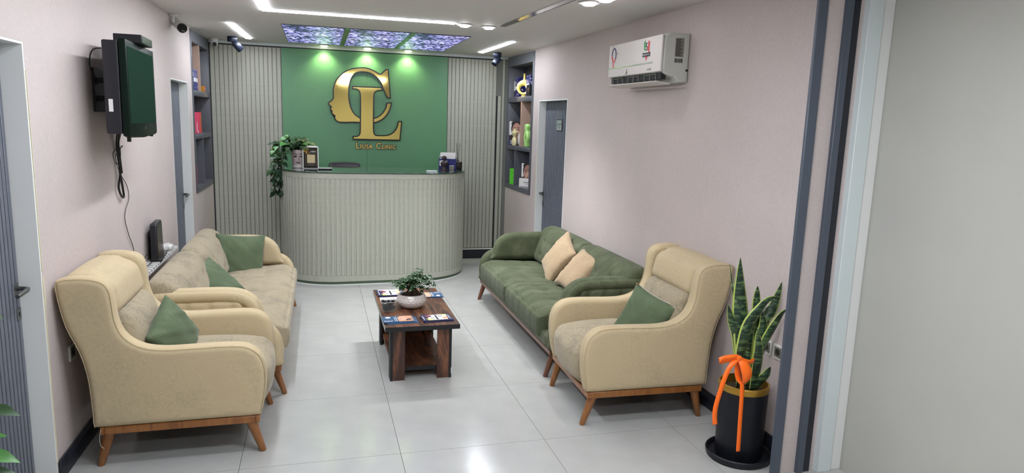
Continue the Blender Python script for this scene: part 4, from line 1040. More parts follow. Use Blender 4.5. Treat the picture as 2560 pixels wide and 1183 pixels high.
def sofa(label, loc, rz, main, worn, legmat, L=2.24):
    t = thing('sofa', label, 'sofa', loc, rz)
    hl = L/2
    B().box(-0.36, 0.385, -hl+0.03, hl-0.03, 0.166, 0.200).obj('base_rail', legmat, t, bevel=0.004)
    b = B(); softbox(b, (0.0, 0, 0.25), (0.395, hl-0.05, 0.052), 0.02, (8, 20, 3)); b.obj('lower_body', main, t, smooth=True)
    low = catmull([(-.40, .20), (-.40, .40), (-.40, .50), (-.25, .515), (.0, .515), (.20, .512), (.31, .485), (.375, .42), (.398, .34), (.395, .25), (.385, .202), (.2, .198), (-.2, .198)], 3)
    up = catmull([(-.40, .46), (-.405, .60), (-.395, .66), (-.33, .684), (-.1, .688), (.07, .686), (.17, .668), (.245, .615), (.282, .54), (.296, .46), (.30, .425), (.1, .42), (-.18, .42)], 3)
    inn = catmull([(-.36, .46), (-.36, .60), (-.28, .628), (-.1, .630), (.05, .628), (.13, .612), (.185, .57), (.218, .51), (.228, .455), (.1, .44), (-.2, .44)], 3)
    for s in (-1, 1):
        y0, y1 = s*(hl-0.085), s*hl
        b = B(); soft_slab(b, low, min(y0, y1), max(y0, y1), 0.042, 'y'); b.obj('outer_arm', main, t, smooth=True)
        a0, a1 = s*(hl-0.20), s*(hl-0.088)
        if s == -1 or s == 1:
            # padded frame around a recessed channelled panel, open to the outside
            b = B(); soft_slab(b, up, min(a0, a1), max(a0, a1), 0.045, 'y')
            arm = b.obj('arm', main, t, smooth=True)
            # recess: the outer face is built as a band standing proud of the channelled panel
            n = len(up); bb = B()
            ro = offset(up, 0.012); k = 7
            vs = []; fs = []
            ring = []
            for i in range(k+1):
                a = PI*i/k; ring.append((0.012+0.034*(1-math.cos(a))/1.0, 0.026*math.sin(a)))
            for d, h in ring:
                for q in offset(up, d): vs.append((q[0], a1+s*(h-0.008), q[1]))
            for i in range(k):
                for j in range(n): fs.append((i*n+j, i*n+(j+1) % n, (i+1)*n+(j+1) % n, (i+1)*n+j))
            # keep only the top and front of the band
            keep = [f for f in fs if max(vs[v_][2] for v_ in f) > 0.50 and not (sum(vs[v_][0] for v_ in f)/4 < -0.39)]
            bb.add(vs, keep); bb.obj('arm_roll', main, t, smooth=True)
            def chan(p, u):
                x, y, z = p
                if u.y*s > 0:
                    g = min(abs(((x+0.30) % 0.125)-0.0), abs(0.125-((x+0.30) % 0.125)))
                    y += s*(0.012*(1-math.exp(-(g/0.02)**2)))
                return (x, y, z)
            b = B(); softbox(b, (-0.10, a1-s*0.004, 0.545), (0.27, 0.016, 0.075), (0.06, 0.012, 0.06), (52, 2, 6), chan); b.obj('channelled_panel', main, t, smooth=True)
    n = 2; sw = (L-0.40)/n
    for k in range(n):
        cy = -hl+0.20+sw*(k+0.5)
        def seat_fn(p, u, k=k):
            x, y, z = p; sp = sw/6.0
            yy = y + sw/2; g = abs(((yy + sp/2) % sp) - sp/2)
            topw = max(0.0, u.z) if u.z > 0.9 else max(0.0, u.z)*0.6
            frontw = 1.0 if u.x > 0.95 else 0.0
            wob = 0.008*math.sin(x*21+yy*9)
            g2 = abs(((yy + wob + sp/2) % sp) - sp/2)
            cr = math.exp(-(g2/0.020)**2)
            edge = (1-abs(u.y)**8)
            z += (-0.0065*cr*edge + 0.016*(1-u.y**4)*(1-u.x**4))*topw
            if frontw: x += -0.003*cr*edge*(0.4+0.6*(u.z > -0.5)) + 0.014*(1-u.z*u.z)
            for tx in (-0.12, 0.06, 0.24):
                dx = x-tx; z -= 0.012*math.exp(-(dx*dx)/0.0016)*math.exp(-(g2/0.035)**2)*edge*topw
                z -= 0.004*math.exp(-(dx*dx)/0.00025)*topw*edge
            if u.x > 0.55: z -= 0.03*((u.x-0.55)/0.45)**2*topw
            z -= 0.014*(1-u.x)*(u.z > -0.9)
            return (x, y, z)
        b = B(); softbox(b, (0.125, cy, 0.3365), (0.290, sw/2-0.001, 0.098), 0.040, (40, 72, 10), seat_fn); b.obj('seat_cushion', worn, t, smooth=True)
        bw = (L-0.19)/2; by = -hl+0.095+bw*(k+0.5)
        def back_fn(p, u):
            x, y, z = p; sp = bw/4.0; yy = y+bw/2
            g = abs(((yy+sp/2) % sp)-sp/2); e = 1-abs(u.y)**8
            if u.x > 0:
                fw = u.x if u.x < 0.99 else 1.0
                x += fw*(0.022*(1-u.z*u.z)*(1-u.y**6))
                x -= fw*0.002*math.exp(-(g/0.012)**2)*e
                for tz in (-0.07, 0.05):
                    dz = z-tz; x -= fw*(0.016*math.exp(-(dz*dz)/0.0010)*math.exp(-(g/0.035)**2)*e + 0.003*math.exp(-dz*dz/0.0002)*e)
            if u.z > 0: z += 0.012*(1-u.y**6)*u.z
            x -= 0.36*z
            return (x, y, z)
        b = B(); softbox(b, (-0.250, by, 0.568), (0.088, bw/2-0.001, 0.172), (0.078, 0.03, 0.078), (10, 56, 28), back_fn); b.obj('back_cushion', worn, t, smooth=True)
        # low roll behind the cushion top
    b = B(); softbox(b, (-0.372, 0, 0.47), (0.035, hl-0.20, 0.235), 0.034, (4, 16, 10)); b.obj('back_frame', main, t, smooth=True)
    for y in (-hl+0.055, hl-0.055):
        splay_leg(t, (0.345, y*0.985), (0.398, y*0.985), 0.024, 0.016, legmat, 0.17); splay_leg(t, (-0.33, y*0.985), (-0.37, y*0.985), 0.024, 0.016, legmat, 0.17)
    return t
sofaL = sofa('cream two seat sofa with green pillows along the left wall', (-1.022, 1.995, 0), 0.0, 'cream', 'cream_seat', 'leg_wood')
sofaR = sofa('green tufted two seat sofa with beige pillows along the right wall', (1.512, 1.965, 0), PI-0.005, 'green', 'green', 'leg_wood_dark', 2.25)

def pillow(label, c, nrm, updir, size, thick, mat, group, zipper=False, sy=1.0, roll=0.0):
    """soft square pillow; nrm is the way its face looks, updir its upper edge"""
    t = thing('throw_pillow', label, 'pillow', c, 0, group)
    n = Vector(nrm).normalized(); u_ = Vector(updir); u_ = (u_-n*u_.dot(n)).normalized(); u_ = Matrix.Rotation(math.radians(roll), 3, n) @ u_; r_ = u_.cross(n)
    m = Matrix((( r_.x, u_.x, n.x, c[0]), (r_.y, u_.y, n.y, c[1]), (r_.z, u_.z, n.z, c[2]), (0, 0, 0, 1)))
    t.matrix_world = m
    G = 26; vs = []; fs = []; S = size/2
    rnd = random.Random(hash(label) % 1000 if False else int(sum(map(ord, label))))
    ph = [rnd.uniform(0, 6) for _ in range(6)]
    for side in (1, -1):
        for i in range(G+1):
            for j in range(G+1):
                u = 2*i/G-1; v = 2*j/G-1
                px = u*S*(1-0.085*(1-v*v)*abs(u)); py = v*S*sy*(1-0.085*(1-u*u)*abs(v))
                h = max(0.0, (1-u*u))**0.42*max(0.0, (1-v*v))**0.42
                z = side*thick/2*h
                wr = 0.004*math.sin(7*u+ph[0]+3*v)*math.sin(5*v+ph[1]) + 0.003*math.sin(13*(u+v)+ph[2])*(abs(u*v))**0.5*1.5
                wr += 0.0035*math.sin(22*math.atan2(v, u)+ph[3])*max(0, (max(abs(u), abs(v))-0.55))*2*min(1, h*2)
                vs.append((px, py, z+side*wr*min(1, h*1.6)))
    K = (G+1)**2
    for s in (0, 1):
        for i in range(G):
            for j in range(G):
                a = s*K+i*(G+1)+j; q = (a, a+G+1, a+G+2, a+1); fs.append(q if s == 0 else q[::-1])
    b = B().add(vs, fs); me = b.mesh('cover', True, False)
    bm = bmesh.new(); bm.from_mesh(me); bmesh.ops.remove_doubles(bm, verts=bm.verts, dist=1e-5); bmesh.ops.recalc_face_normals(bm, faces=bm.faces); bm.to_mesh(me); bm.free()
    me.polygons.foreach_set('use_smooth', [True]*len(me.polygons)); me.materials.append(M[mat])
    o = bpy.data.objects.new('cover', me); link(o, t)
    if zipper:
        e = zipper
        pts = [(u*S*0.9, e*S*sy*(1-0.085*(1-u*u)), 0.002) for u in [k/10*2-1 for k in range(11)]]
        B().tube(pts, 0.0035, 6).obj('zip', 'bow_stripe', t, smooth=True)
        B().box(pts[0][0]-0.004, pts[0][0]+0.004, pts[0][1]-0.004, pts[0][1]+0.004, 0.002, 0.03).obj('zip_pull', 'gold_satin', t)
    return t
pillow('green pillow leaning in the left armchair', (-1.145, 0.42, 0.585), (0.88, -0.34, 0.33), (0, 0, 1), 0.31, 0.14, 'green_pillow', 'green pillows', roll=32)
pillow('green pillow with open zip edge in the right armchair', (1.538, 0.318, 0.580), (-0.70, -0.62, 0.32), (0, 0, 1), 0.32, 0.14, 'green_pillow', 'green pillows', zipper=1, roll=-20)
pillow('large green pillow standing at the far end of the cream sofa', (-1.055, 2.78, 0.520), (0.30, -0.90, 0.20), (0, 0, 1), 0.41, 0.15, 'green_pillow', 'green pillows', roll=-6)
pillow('green pillow with brass zip lying tilted in the middle of the cream sofa', (-1.155, 1.86, 0.525), (0.50, -0.42, 0.72), (-1, 0, 0.6), 0.36, 0.14, 'green_pillow', 'green pillows', zipper=-1, roll=-18)
pillow('beige pillow leaning upright on the green sofa, farther of two', (1.610, 2.13, 0.590), (-0.84, -0.05, 0.50), (0, 0, 1), 0.40, 0.13, 'cream_pillow', 'beige pillows', roll=-24)
pillow('beige pillow lying tilted on the green sofa, nearer of two', (1.625, 1.68, 0.565), (-0.74, -0.10, 0.66), (0, 0, 1), 0.38, 0.14, 'cream_pillow', 'beige pillows', roll=-6)

# ------------------------------------------------------------------ coffee table
ct = thing('coffee_table', 'low walnut coffee table with black edges in the middle of the room', 'table', (0.255, 1.46, 0), 0.0)
HX, HY = 0.247, 0.510
b = B().box(-HX, HX, -HY, HY, 0.370, 0.400); 
o = b.obj('top', 'walnut', ct)
b = B().box(-HX-0.0015, HX+0.0015, -HY-0.0015, -HY, 0.369, 0.3995).box(-HX-0.0015, HX+0.0015, HY, HY+0.0015, 0.369, 0.3995).box(HX, HX+0.0015, -HY, HY, 0.369, 0.3995)
b.obj('edge_band', 'black_matte', ct)['label'] = 'black edge band'
B().box(-HX-0.0015, -HX, -HY, HY, 0.369, 0.3995).obj('edge_band', 'silver_print', ct)
for sx in (-1, 1):
    for sy in (-1, 1):
        lg = B().box(sx*0.190-0.016*(sx > 0)-0.0*(sx < 0), sx*0.190+0.016*(sx < 0), sy*0.420-0.06*(sy > 0), sy*0.420+0.06*(sy < 0), 0.0, 0.369)
        # walnut board facing front, black-edged board on the outer side
        l1 = B().box(min(sx*0.110, sx*0.190), max(sx*0.110, sx*0.190), sy*0.425-0.008, sy*0.425+0.008, 0.0, 0.369).obj('leg', 'walnut_z', ct)
        B().box(min(sx*0.1905, sx*0.208), max(sx*0.1905, sx*0.208), sy*0.425-0.012 if sy < 0 else sy*0.425-0.09, sy*0.425+0.09 if sy < 0 else sy*0.425+0.012, 0.0, 0.369).obj('side_board', 'black_matte', l1)
B().box(-0.187, 0.187, -0.405, 0.405, 0.060, 0.085).obj('lower_shelf', 'walnut', ct)
B().box(-0.11, 0.11, -0.407, -0.4055, 0.058, 0.085).obj('edge_band', 'black_matte', ct)
B().box(-0.109, 0.109, 0.417, 0.433, 0.0, 0.335).obj('rear_panel', 'walnut_z', ct)
b = B().tube([(0.2085, -0.437, 0.03), (0.2085, -0.437, 0.07)], 0.004, 6); b.obj('tape_scrap', 'paper', ct)
ZTB = 0.4003
# brochures: every stack is a few leaflets, printed panels lie flat on the top one
def leaflet(x, y, z, sx, sy, rz, kind, label, group):
    t = thing('brochure', label, 'brochure', (x, y, z), rz, group)
    base = 'brochure_blue' if kind == 'blue' else 'brochure_navy'
    B().box(-sx/2, sx/2, -sy/2, sy/2, 0.0, 0.0016).obj('sheet', base, t)
    return t
def prints(t, kind, sx, sy):
    z = 0.0018
    def pr_(name, mat, P, lay=1): B().prism([(p[0]*sx, p[1]*sy) for p in P], z+0.0002*lay-0.0002, z+0.0002*lay, 'z').obj(name, mat, t)
    el = lambda cx, cy, rx, ry: [(cx+rx*math.cos(2*PI*k/18), cy+ry*math.sin(2*PI*k/18)) for k in range(18)]
    if kind == 'navy':
        pr_('panel_print', 'paper', [(-.30, -.42), (.34, -.42), (.40, .44), (-.24, .44)], 1)
        pr_('curve_print', 'yellow_print', [(-.36, -.1), (-.30, -.44), (-.02, -.44), (-.16, -.38), (-.27, -.22)], 2); pr_('curve_print', 'yellow_print', [(.42, .1), (.34, .46), (.12, .46), (.26, .38), (.35, .2)], 2)
        pr_('photo_print', 'maroon_print', el(-.24, .24, .11, .17), 3); pr_('photo_print', 'peach_print', el(.30, -.16, .10, .16), 3)
        b = B(); b.box(-.02*sx, .045*sx, -.38*sy, .36*sy, z+.0004, z+.0006); b.obj('title_bar', 'ink', t)
        b = B()
        for k in range(6): b.box(-.20*sx, -.06*sx, (-.3+.07*k)*sy, (-.27+.07*k)*sy, z+.0004, z+.0006)
        for k in range(7): b.box(.09*sx, .24*sx, (.02+.05*k)*sy, (.04+.05*k)*sy, z+.0004, z+.0006)
        b.obj('text_lines', 'sign_grey', t)
        B().box(-.44*sx, -.415*sx, -.3*sy, .3*sy, z, z+.0003).box(.43*sx, .45*sx, -.3*sy, .3*sy, z, z+.0003).obj('edge_lettering', 'paper', t)
    else:
        pr_('photo_print', 'peach_print', [(.02, -.46), (.48, -.46), (.48, .46), (.10, .46), (.0, .2)], 1)
        pr_('face_print', 'skin_light', el(.17, .0, .13, .30), 2); pr_('hand_print', 'brochure_navy', [(.28, -.34), (.46, -.22), (.42, -.05), (.26, -.16)], 3)
        pr_('mouth_print', 'maroon_print', el(.10, -.02, .02, .05), 4)
        pr_('oval_print', 'paper', el(-.30, .26, .09, .13), 2)
        b = B(); b.box(-.10*sx, -.085*sx, -.4*sy, .3*sy, z, z+.0003); b.box(-.05*sx, -.03*sx, -.42*sy, .36*sy, z, z+.0003)
        for k in range(8): b.box((-.44+.035*k)*sx, (-.43+.035*k)*sx, -.40*sy, (-.22-.1*((k*3) % 4)/4)*sy, z, z+.0003)
        b.box(-.46*sx, -.20*sx, -.42*sy, -.395*sy, z, z+.0003)
        b.obj('lettering', 'paper', t)
def stack(n, x, y, sx, sy, rz, kind, where, fan=0.006, flip=False):
    for k in range(n):
        last = k == n-1
        t = leaflet(x+fan*(n-1-k)*(1 if kind == 'blue' else .6), y-fan*0.8*(n-1-k), ZTB+0.0022*k, sx, sy, rz+(n-1-k)*random.uniform(-0.05, 0.05)+(PI if flip else 0), kind,
                    ['bottom', 'second lowest', 'middle', 'second highest', 'topmost'][0 if k == 0 else 4 if last else k]+' %s brochure of the stack %s' % ('blue and peach' if kind == 'blue' else 'navy and white', where), 'brochures %s' % where)
        if last or k > n-3: prints(t, kind, sx, sy)
stack(5, 0.103, 1.105, 0.205, 0.135, 0.02, 'blue', 'at the near left of the table', 0.007)
stack(5, 0.365, 1.100, 0.205, 0.140, 0.06, 'navy', 'at the near right of the table', 0.004)
stack(4, 0.125, 1.825, 0.200, 0.16, 0.03, 'navy', 'at the far left of the table', 0.004)
stack(3, 0.430, 1.735, 0.165, 0.15, 0.02, 'blue', 'at the far right of the table', 0.003, True)
tag(B().box(0.04, 0.215, 1.905, 1.955, ZTB, ZTB+0.0015).obj('paper_slip', 'paper'), 'white paper slip at the far left edge of the table', 'paper')
tag(B().box(0.035, 0.17, 1.640, 1.715, ZTB, ZTB+0.002).obj('paper_slip', 'paper'), 'white paper slip between the clear box and far left brochures', 'paper')
# clear box of dark sweets
t = thing('clear_box', 'clear square box holding black wrapped pieces on the coffee table', 'box', (0.066, 1.36, ZTB))
def rsq(h, r=0.015, n=4):
    P = []
    for cx, cy, a0 in ((h-r, h-r, 0), (-(h-r), h-r, PI/2), (-(h-r), -(h-r), PI), (h-r, -(h-r), 1.5*PI)):
        for k in range(n+1): P.append((cx+r*math.cos(a0+PI/2*k/n), cy+r*math.sin(a0+PI/2*k/n)))
    return P
def loft(rings, close_bottom=True):
    n = len(rings[0][0]); vs = []; fs = []
    for P, z in rings: vs += [(p[0], p[1], z) for p in P]
    for i in range(len(rings)-1):
        for k in range(n): fs.append((i*n+k, i*n+(k+1) % n, (i+1)*n+(k+1) % n, (i+1)*n+k))
    if close_bottom: fs.append(tuple(range(n-1, -1, -1)))
    return B().add(vs, fs)
loft([(rsq(0.048), 0.0), (rsq(0.053), 0.070), (rsq(0.054), 0.071), (rsq(0.054), 0.072), (rsq(0.052), 0.072), (rsq(0.051), 0.069), (rsq(0.045), 0.003)]).obj('box_wall', 'glass_clear', t, smooth=50)
loft([(rsq(0.055), 0.069), (rsq(0.0555), 0.072), (rsq(0.0535), 0.072), (rsq(0.0535), 0.069)], False).obj('rim', 'white', t, smooth=50)
b = B(); rr = random.Random(4)
for k in range(110):
    c = Vector((rr.uniform(-0.037, 0.037), rr.uniform(-0.037, 0.037), rr.uniform(0.012, 0.062))); d = Vector((rr.uniform(-1, 1), rr.uniform(-1, 1), rr.uniform(-.5, .5))).normalized()*0.012
    b.tube([c-d, c, c+d], [0.004, 0.009, 0.003], 6)
o = b.obj('contents', 'black', t); o['kind'] = 'stuff'
# white dimpled bowl with a bonsai
bz = thing('bonsai_pot', 'white dimpled bowl planter in the centre of the coffee table', 'planter', (0.240, 1.435, ZTB))
def dimple(a, z):
    row = round((z-0.008)/0.0165); off = 0.5 if row % 2 else 0.0
    u = (a/(2*PI)*20+off) % 1.0 - 0.5; v = ((z-0.008)/0.0165) % 1.0; v = v if v < 0.5 else v-1
    d = u*u*5+v*v*4
    return 1 - 0.035*math.exp(-d*3.2)*(1 if 0.01 < z < 0.08 else 0)
prof = [(0.0, 0.0)]+[(p[0], p[1]) for p in catmull([(0.050, 0.0), (0.076, 0.005), (0.098, 0.024), (0.109, 0.050), (0.104, 0.076), (0.093, 0.096)], 8, False)]
prof += [(0.088, 0.099), (0.082, 0.096), (0.078, 0.085)]
B().lathe(prof, 120, (0, 0, 0), fn=dimple, close=True).obj('bowl', 'ceramic', bz, smooth=60)
b = B(); rr = random.Random(5)
vs = []; fs = []; 
for i in range(9):
    for k in range(28):
        a = 2*PI*k/28; r = 0.081*i/8; vs.append((r*math.cos(a), r*math.sin(a), 0.086+0.014*(1-i/8)+rr.uniform(-0.004, 0.006)))
for i in range(8):
    for k in range(28): fs.append((i*28+k, i*28+(k+1) % 28, (i+1)*28+(k+1) % 28, (i+1)*28+k))
b.add(vs, fs); b.obj('soil', 'soil', bz)
def leaf_mesh(name, L, W, mat, n=4, droop=0.25, fold=0.12, tip=1.4, extra=None):
    vs = []; fs = []
    for i in range(n+1):
        t_ = i/n; w_ = W*math.sin(PI*min(1, t_**0.75))**tip*0.5 if i not in (0, n) else 0.0005
        x = L*t_; z = -droop*L*t_*t_
        vs += [(x, -w_, z+fold*w_), (x, 0, z), (x, w_, z+fold*w_)]
    for i in range(n):
        fs += [(3*i, 3*i+3, 3*i+4, 3*i+1), (3*i+1, 3*i+4, 3*i+5, 3*i+2)]
    return vs, fs
def put_leaf(b, vs, fs, pos, d, up=(0, 0, 1), s=1.0, m=0):
    d = Vector(d).normalized(); up = Vector(up); n = (up-d*up.dot(d))
    if n.length < 1e-3: n = Vector((1, 0, 0))
    n.normalize(); sd = n.cross(d); pos = Vector(pos)
    b.add([tuple(pos+(d*v[0]+sd*v[1]+n*v[2])*s) for v in vs], fs, m)
rr = random.Random(11)
b = B()
knots = []
for k in range(9):
    a = rr.uniform(0, 2*PI); r0 = rr.uniform(0.0, 0.03)
    b.tube([(r0*1.6*math.cos(a), r0*1.6*math.sin(a), 0.085), (r0*math.cos(a), r0*math.sin(a), 0.115), (0.35*r0*math.cos(a), 0.35*r0*math.sin(a), 0.14)], [0.02, 0.016, 0.009], 7)
b.obj('trunk', 'bark', bz, smooth=True)
b = B(); lb = B(); lv, lf = leaf_mesh('l', 0.030, 0.015, None, 4, 0.3, 0.1, 1.0)
for k in range(50):
    a = 2*PI*k*0.618+rr.uniform(-.2, .2); el_ = rr.uniform(0.15, 1.5); R = rr.uniform(0.085, 0.135)
    if math.cos(a) > 0.3: R *= 1.25
    p1 = Vector((math.cos(a)*math.cos(el_)**0.7*R*1.1, math.sin(a)*math.cos(el_)**0.7*R*1.05, 0.138+R*math.sin(el_)*0.78))
    p0 = Vector((rr.uniform(-.01, .01), rr.uniform(-.01, .01), 0.12)); mid = (p0+p1)/2+Vector((rr.uniform(-.01, .01), rr.uniform(-.01, .01), 0.015))
    b.tube([p0, mid, p1], [0.003, 0.002, 0.0012], 5)
    for q in range(3):
        c = mid.lerp(p1, 0.35+0.33*q); nl = 7
        for j in range(nl):
            an = 2*PI*j/nl+rr.uniform(-.2, .2); d = Vector((math.cos(an), math.sin(an), rr.uniform(-.35, .25)))
            put_leaf(lb, lv, lf, c+Vector((0, 0, rr.uniform(0, .008))), d, (0, 0, 1), rr.uniform(.8, 1.15))
# one long side shoot
sh = catmull([(0.01, 0, 0.12), (0.05, -0.01, 0.115), (0.10, -0.015, 0.135), (0.165, -0.01, 0.165)], 4, False); b.tube(sh, 0.0018, 5)
for c in (sh[6], sh[9], sh[-1]):
    for j in range(6):
        an = j; put_leaf(lb, lv, lf, c, (math.cos(an), math.sin(an), -0.5), (0, 0, 1), .9)
b.obj('branches', 'bark', bz, smooth=True); o = lb.obj('foliage', 'leaf_bonsai', bz, smooth=True, fix=False); o['kind'] = 'stuff'
b = B()
for k in range(40):
    a = rr.uniform(0, 2*PI); put_leaf(b, lv, lf, (0.07*math.cos(a), 0.07*math.sin(a), 0.092), (math.cos(a+.8), math.sin(a+.8), rr.uniform(0, .8)), (0, 0, 1), .5)
o = b.obj('moss', 'soil', bz, fix=False); o['kind'] = 'stuff'

# ------------------------------------------------------------------ things on the counter
ph = thing('face_planter', 'pot shaped as a pale face holding a trailing pothos on the counter', 'planter', (-0.605, 4.36, ZT), 0.12)
prof = catmull([(0.052, 0.0), (0.060, 0.02), (0.062, 0.06), (0.070, 0.12), (0.078, 0.17), (0.080, 0.195)], 5, False)
B().lathe([(0.0, 0.0)]+prof+[(0.076, 0.196), (0.072, 0.185)], 36, fn=lambda a, z: 1+0.10*math.exp(-((a-5.05)/0.22)**2)*math.exp(-((z-0.10)/0.035)**2)-0.05*(math.exp(-((a-5.45)/0.2)**2)+math.exp(-((a-4.65)/0.2)**2))*math.exp(-((z-0.13)/0.02)**2), close=True).obj('pot', 'marble_face', ph, smooth=60)
B().lathe([(0.058, 0.0), (0.063, 0.004), (0.062, 0.03)], 36, close=True).obj('white_base', 'ceramic', ph, smooth=60)
B().lathe([(0.0, 0.182), (0.072, 0.180)], 24, close=True).obj('soil', 'soil', ph)
b = B()
FA = 4.62
for a0 in (FA+0.42, FA-0.42):
    b.tube([(0.077*math.cos(a0+t_*.26), 0.077*math.sin(a0+t_*.26), 0.155-0.010*t_*t_) for t_ in (-1, -.5, 0, .5, 1)], 0.0035, 5)
    b.tube([(0.0735*math.cos(a0+t_*.18), 0.0735*math.sin(a0+t_*.18), 0.130-0.004*t_*t_) for t_ in (-1, -.5, 0, .5, 1)], 0.0055, 5)
    b.tube([(0.0735*math.cos(a0+t_*.24), 0.0735*math.sin(a0+t_*.24), 0.120+0.006*t_*t_) for t_ in (-1, -.5, 0, .5, 1)], 0.0018, 5)
b.tube([(0.066*math.cos(FA+t_*.30), 0.066*math.sin(FA+t_*.30), 0.058+0.005*t_*t_) for t_ in (-1, -.5, 0, .5, 1)], 0.005, 5)
b.tube([(0.072*math.cos(FA+.12), 0.072*math.sin(FA+.12), 0.12), (0.076*math.cos(FA+.10), 0.076*math.sin(FA+.10), 0.09), (0.073*math.cos(FA+.2), 0.073*math.sin(FA+.2), 0.083)], 0.0022, 5)
b.obj('painted_face', 'hair_print', ph, smooth=True)
# pothos: every leaf is its own part
po = thing('pothos', 'trailing pothos plant spilling over the left end of the counter', 'plant', (-0.615, 4.36, ZT+0.18))
pv, pf = [], []
def heart(L, W, fold=0.18, droop=0.25):
    prof_ = [(0.0, 0.06), (0.08, 0.36), (0.25, 0.50), (0.5, 0.42), (0.75, 0.22), (1.0, 0.0)]; vs = []; fs = []
    prof_ = catmull(prof_, 3, False)
    for t_, w_ in prof_:
        t_ = max(0, min(1, t_)); w_ = max(0.0, w_); x = L*t_; z = -droop*L*t_*t_
        back_ = -0.07*L*math.exp(-((t_-0.09)/0.07)**2)
        vs += [(x+back_, -w_*W, z+fold*w_*W), (x, 0, z), (x+back_, w_*W, z+fold*w_*W)]
    for i in range(len(prof_)-1): fs += [(3*i, 3*i+3, 3*i+4, 3*i+1), (3*i+1, 3*i+4, 3*i+5, 3*i+2)]
    return vs, fs
hv, hf = heart(0.085, 0.066)
leafm = []
for mt in ('leaf', 'leaf_dark', 'leaf_bright'):
    me = B().add(hv, hf).mesh('leaf', True, False); me.materials.append(M[mt]); leafm.append(me)
def orient(o, pos, d, up, s):
    d = Vector(d).normalized(); up = Vector(up); n = up-d*up.dot(d)
    if n.length < 1e-3: n = Vector((0, -1, 0))-d*(-d.y)
    n.normalize(); sd = n.cross(d)
    o.matrix_local = Matrix(((d.x*s, sd.x*s, n.x*s, pos[0]), (d.y*s, sd.y*s, n.y*s, pos[1]), (d.z*s, sd.z*s, n.z*s, pos[2]), (0, 0, 0, 1)))
rr = random.Random(21)
def add_leaf(par, pos, d, up, s, mi=None):
    me = leafm[mi if mi is not None else rr.choice([0, 0, 0, 1, 1, 2])]
    o = bpy.data.objects.new('leaf', me); link(o, par); orient(o, pos, d, up, s); return o
b = B()
for k in range(105):                         # crown over the pot
    a = rr.uniform(0, 2*PI); r = rr.uniform(0.02, 0.17); c = Vector((-0.045+r*1.15*math.cos(a), r*0.75*math.sin(a), 0.03+rr.uniform(0.0, 0.13)*(1-r/0.22)+0.02))
    b.tube([(0.02*math.cos(a), 0.02*math.sin(a), 0.0), (c.x*0.6, c.y*0.6, c.z*0.9), c], 0.0016, 4)
    add_leaf(po, c, (math.cos(a), math.sin(a), rr.uniform(-.5, .25)), (0.1, -0.5, 1), rr.uniform(.7, 1.05))
for k in range(20):                         # trailing vines on the counter's left end
    x0 = -0.17+rr.uniform(-0.055, 0.07); y0 = rr.uniform(-0.18, 0.05); Lv = rr.uniform(0.25, 0.58)
    vine = catmull([(-0.02, 0, 0.02), (x0*0.75, y0*0.6, 0.07), (x0-0.02, y0, -0.02), (x0-0.03+rr.uniform(-.02, .02), y0, -0.20), (x0-0.01, y0, -0.20-Lv*0.5)], 5, False)
    ln = [p for p in vine if True]; b.tube(ln, 0.002, 4)
    for q in range(3, len(ln), 2):
        p = ln[q]; a = rr.uniform(PI*0.85, PI*2.05)
        add_leaf(po, (p[0]+0.012*math.cos(a), p[1]+0.012*math.sin(a), p[2]), (math.cos(a)*0.8, math.sin(a)*0.6-0.1, rr.uniform(-1.2, -.1)), (math.cos(a)*.5, -0.9, 0.7), rr.uniform(.65, 1.05), rr.choice([0, 1, 1, 1]) if p[2] < -0.1 else None)
# last hanging bare tendrils
b.tube(catmull([(-0.20, -0.08, -0.38), (-0.19, -0.085, -0.47), (-0.165, -0.085, -0.52), (-0.13, -0.085, -0.47), (-0.115, -0.09, -0.49), (-0.10, -0.09, -0.52), (-0.06, -0.09, -0.50)], 4, False), 0.002, 4)
b.obj('stems', 'stem', po, smooth=True)
# sign stand (no code on it)
t = thing('counter_sign', 'small black and gold sign in a rounded white stand on the counter', 'sign', (-0.478, 4.27, ZT), 0.0)
P = [(-0.082, 0), (0.086, 0), (0.084, 0.225), (0.078, 0.236), (0.066, 0.240), (-0.045, 0.240), (-0.066, 0.232), (-0.078, 0.212), (-0.082, 0.185)]
b = B(); slab(b, P, -0.006, 0.006, 0.004, 2, 'y'); b.obj('white_frame', 'white', t, smooth=40)
P2 = [(-0.070, 0.006), (0.074, 0.006), (0.072, 0.225), (-0.045, 0.225), (-0.062, 0.218), (-0.070, 0.20), (-0.070, 0.18)]
B().prism(P2, -0.0070, -0.0061, 'y').obj('black_face', 'black', t)
B().box(-0.034, 0.048, -0.0078, -0.0071, 0.06, 0.150).obj('beige_panel', 'qr_beige', t)
b = B(); z = -0.0076
for x0, x1, za, zb in ((-.055, .060, .200, .2012), (.0585, .060, .035, .200), (-.050, -.0485, .04, .165), (-.050, .060, .035, .0362)): b.box(x0, x1, z, -0.0071, za, zb)
b.obj('gold_border', 'gold_satin', t)
def mini(P, name):
    B().prism([((x-0.155)*0.075-0.040, (zz-1.9)*0.075+0.190) for x, zz in P], -0.0085 if name == 'l' else -0.008, -0.0071, 'y').obj('small_emblem', 'gold_satin', t)
mini(C_RAW, 'c'); mini(L_RAW, 'l')
b = B()
for k in range(7): b.box(0.0+k*0.008, 0.0058+k*0.008, z, -0.0071, 0.180, 0.180+[.008, .004, .01, .005, .011, .005, .009][k])
for k in range(10): b.box(-0.005+k*0.006, -0.0012+k*0.006, z, -0.0071, 0.168, 0.171)
for k in range(12): b.box(-0.025+k*0.0055, -0.0215+k*0.0055, z, -0.0071, 0.046, 0.049)
b.obj('sign_writing', 'paper', t)
t = thing('flat_tray', 'flat white edged black tray beside the counter sign', 'tray', (-0.33, 4.16, ZT), 0.03)
P = rsq(0.07, 0.02); P = [(x, y*0.55) for x, y in P]
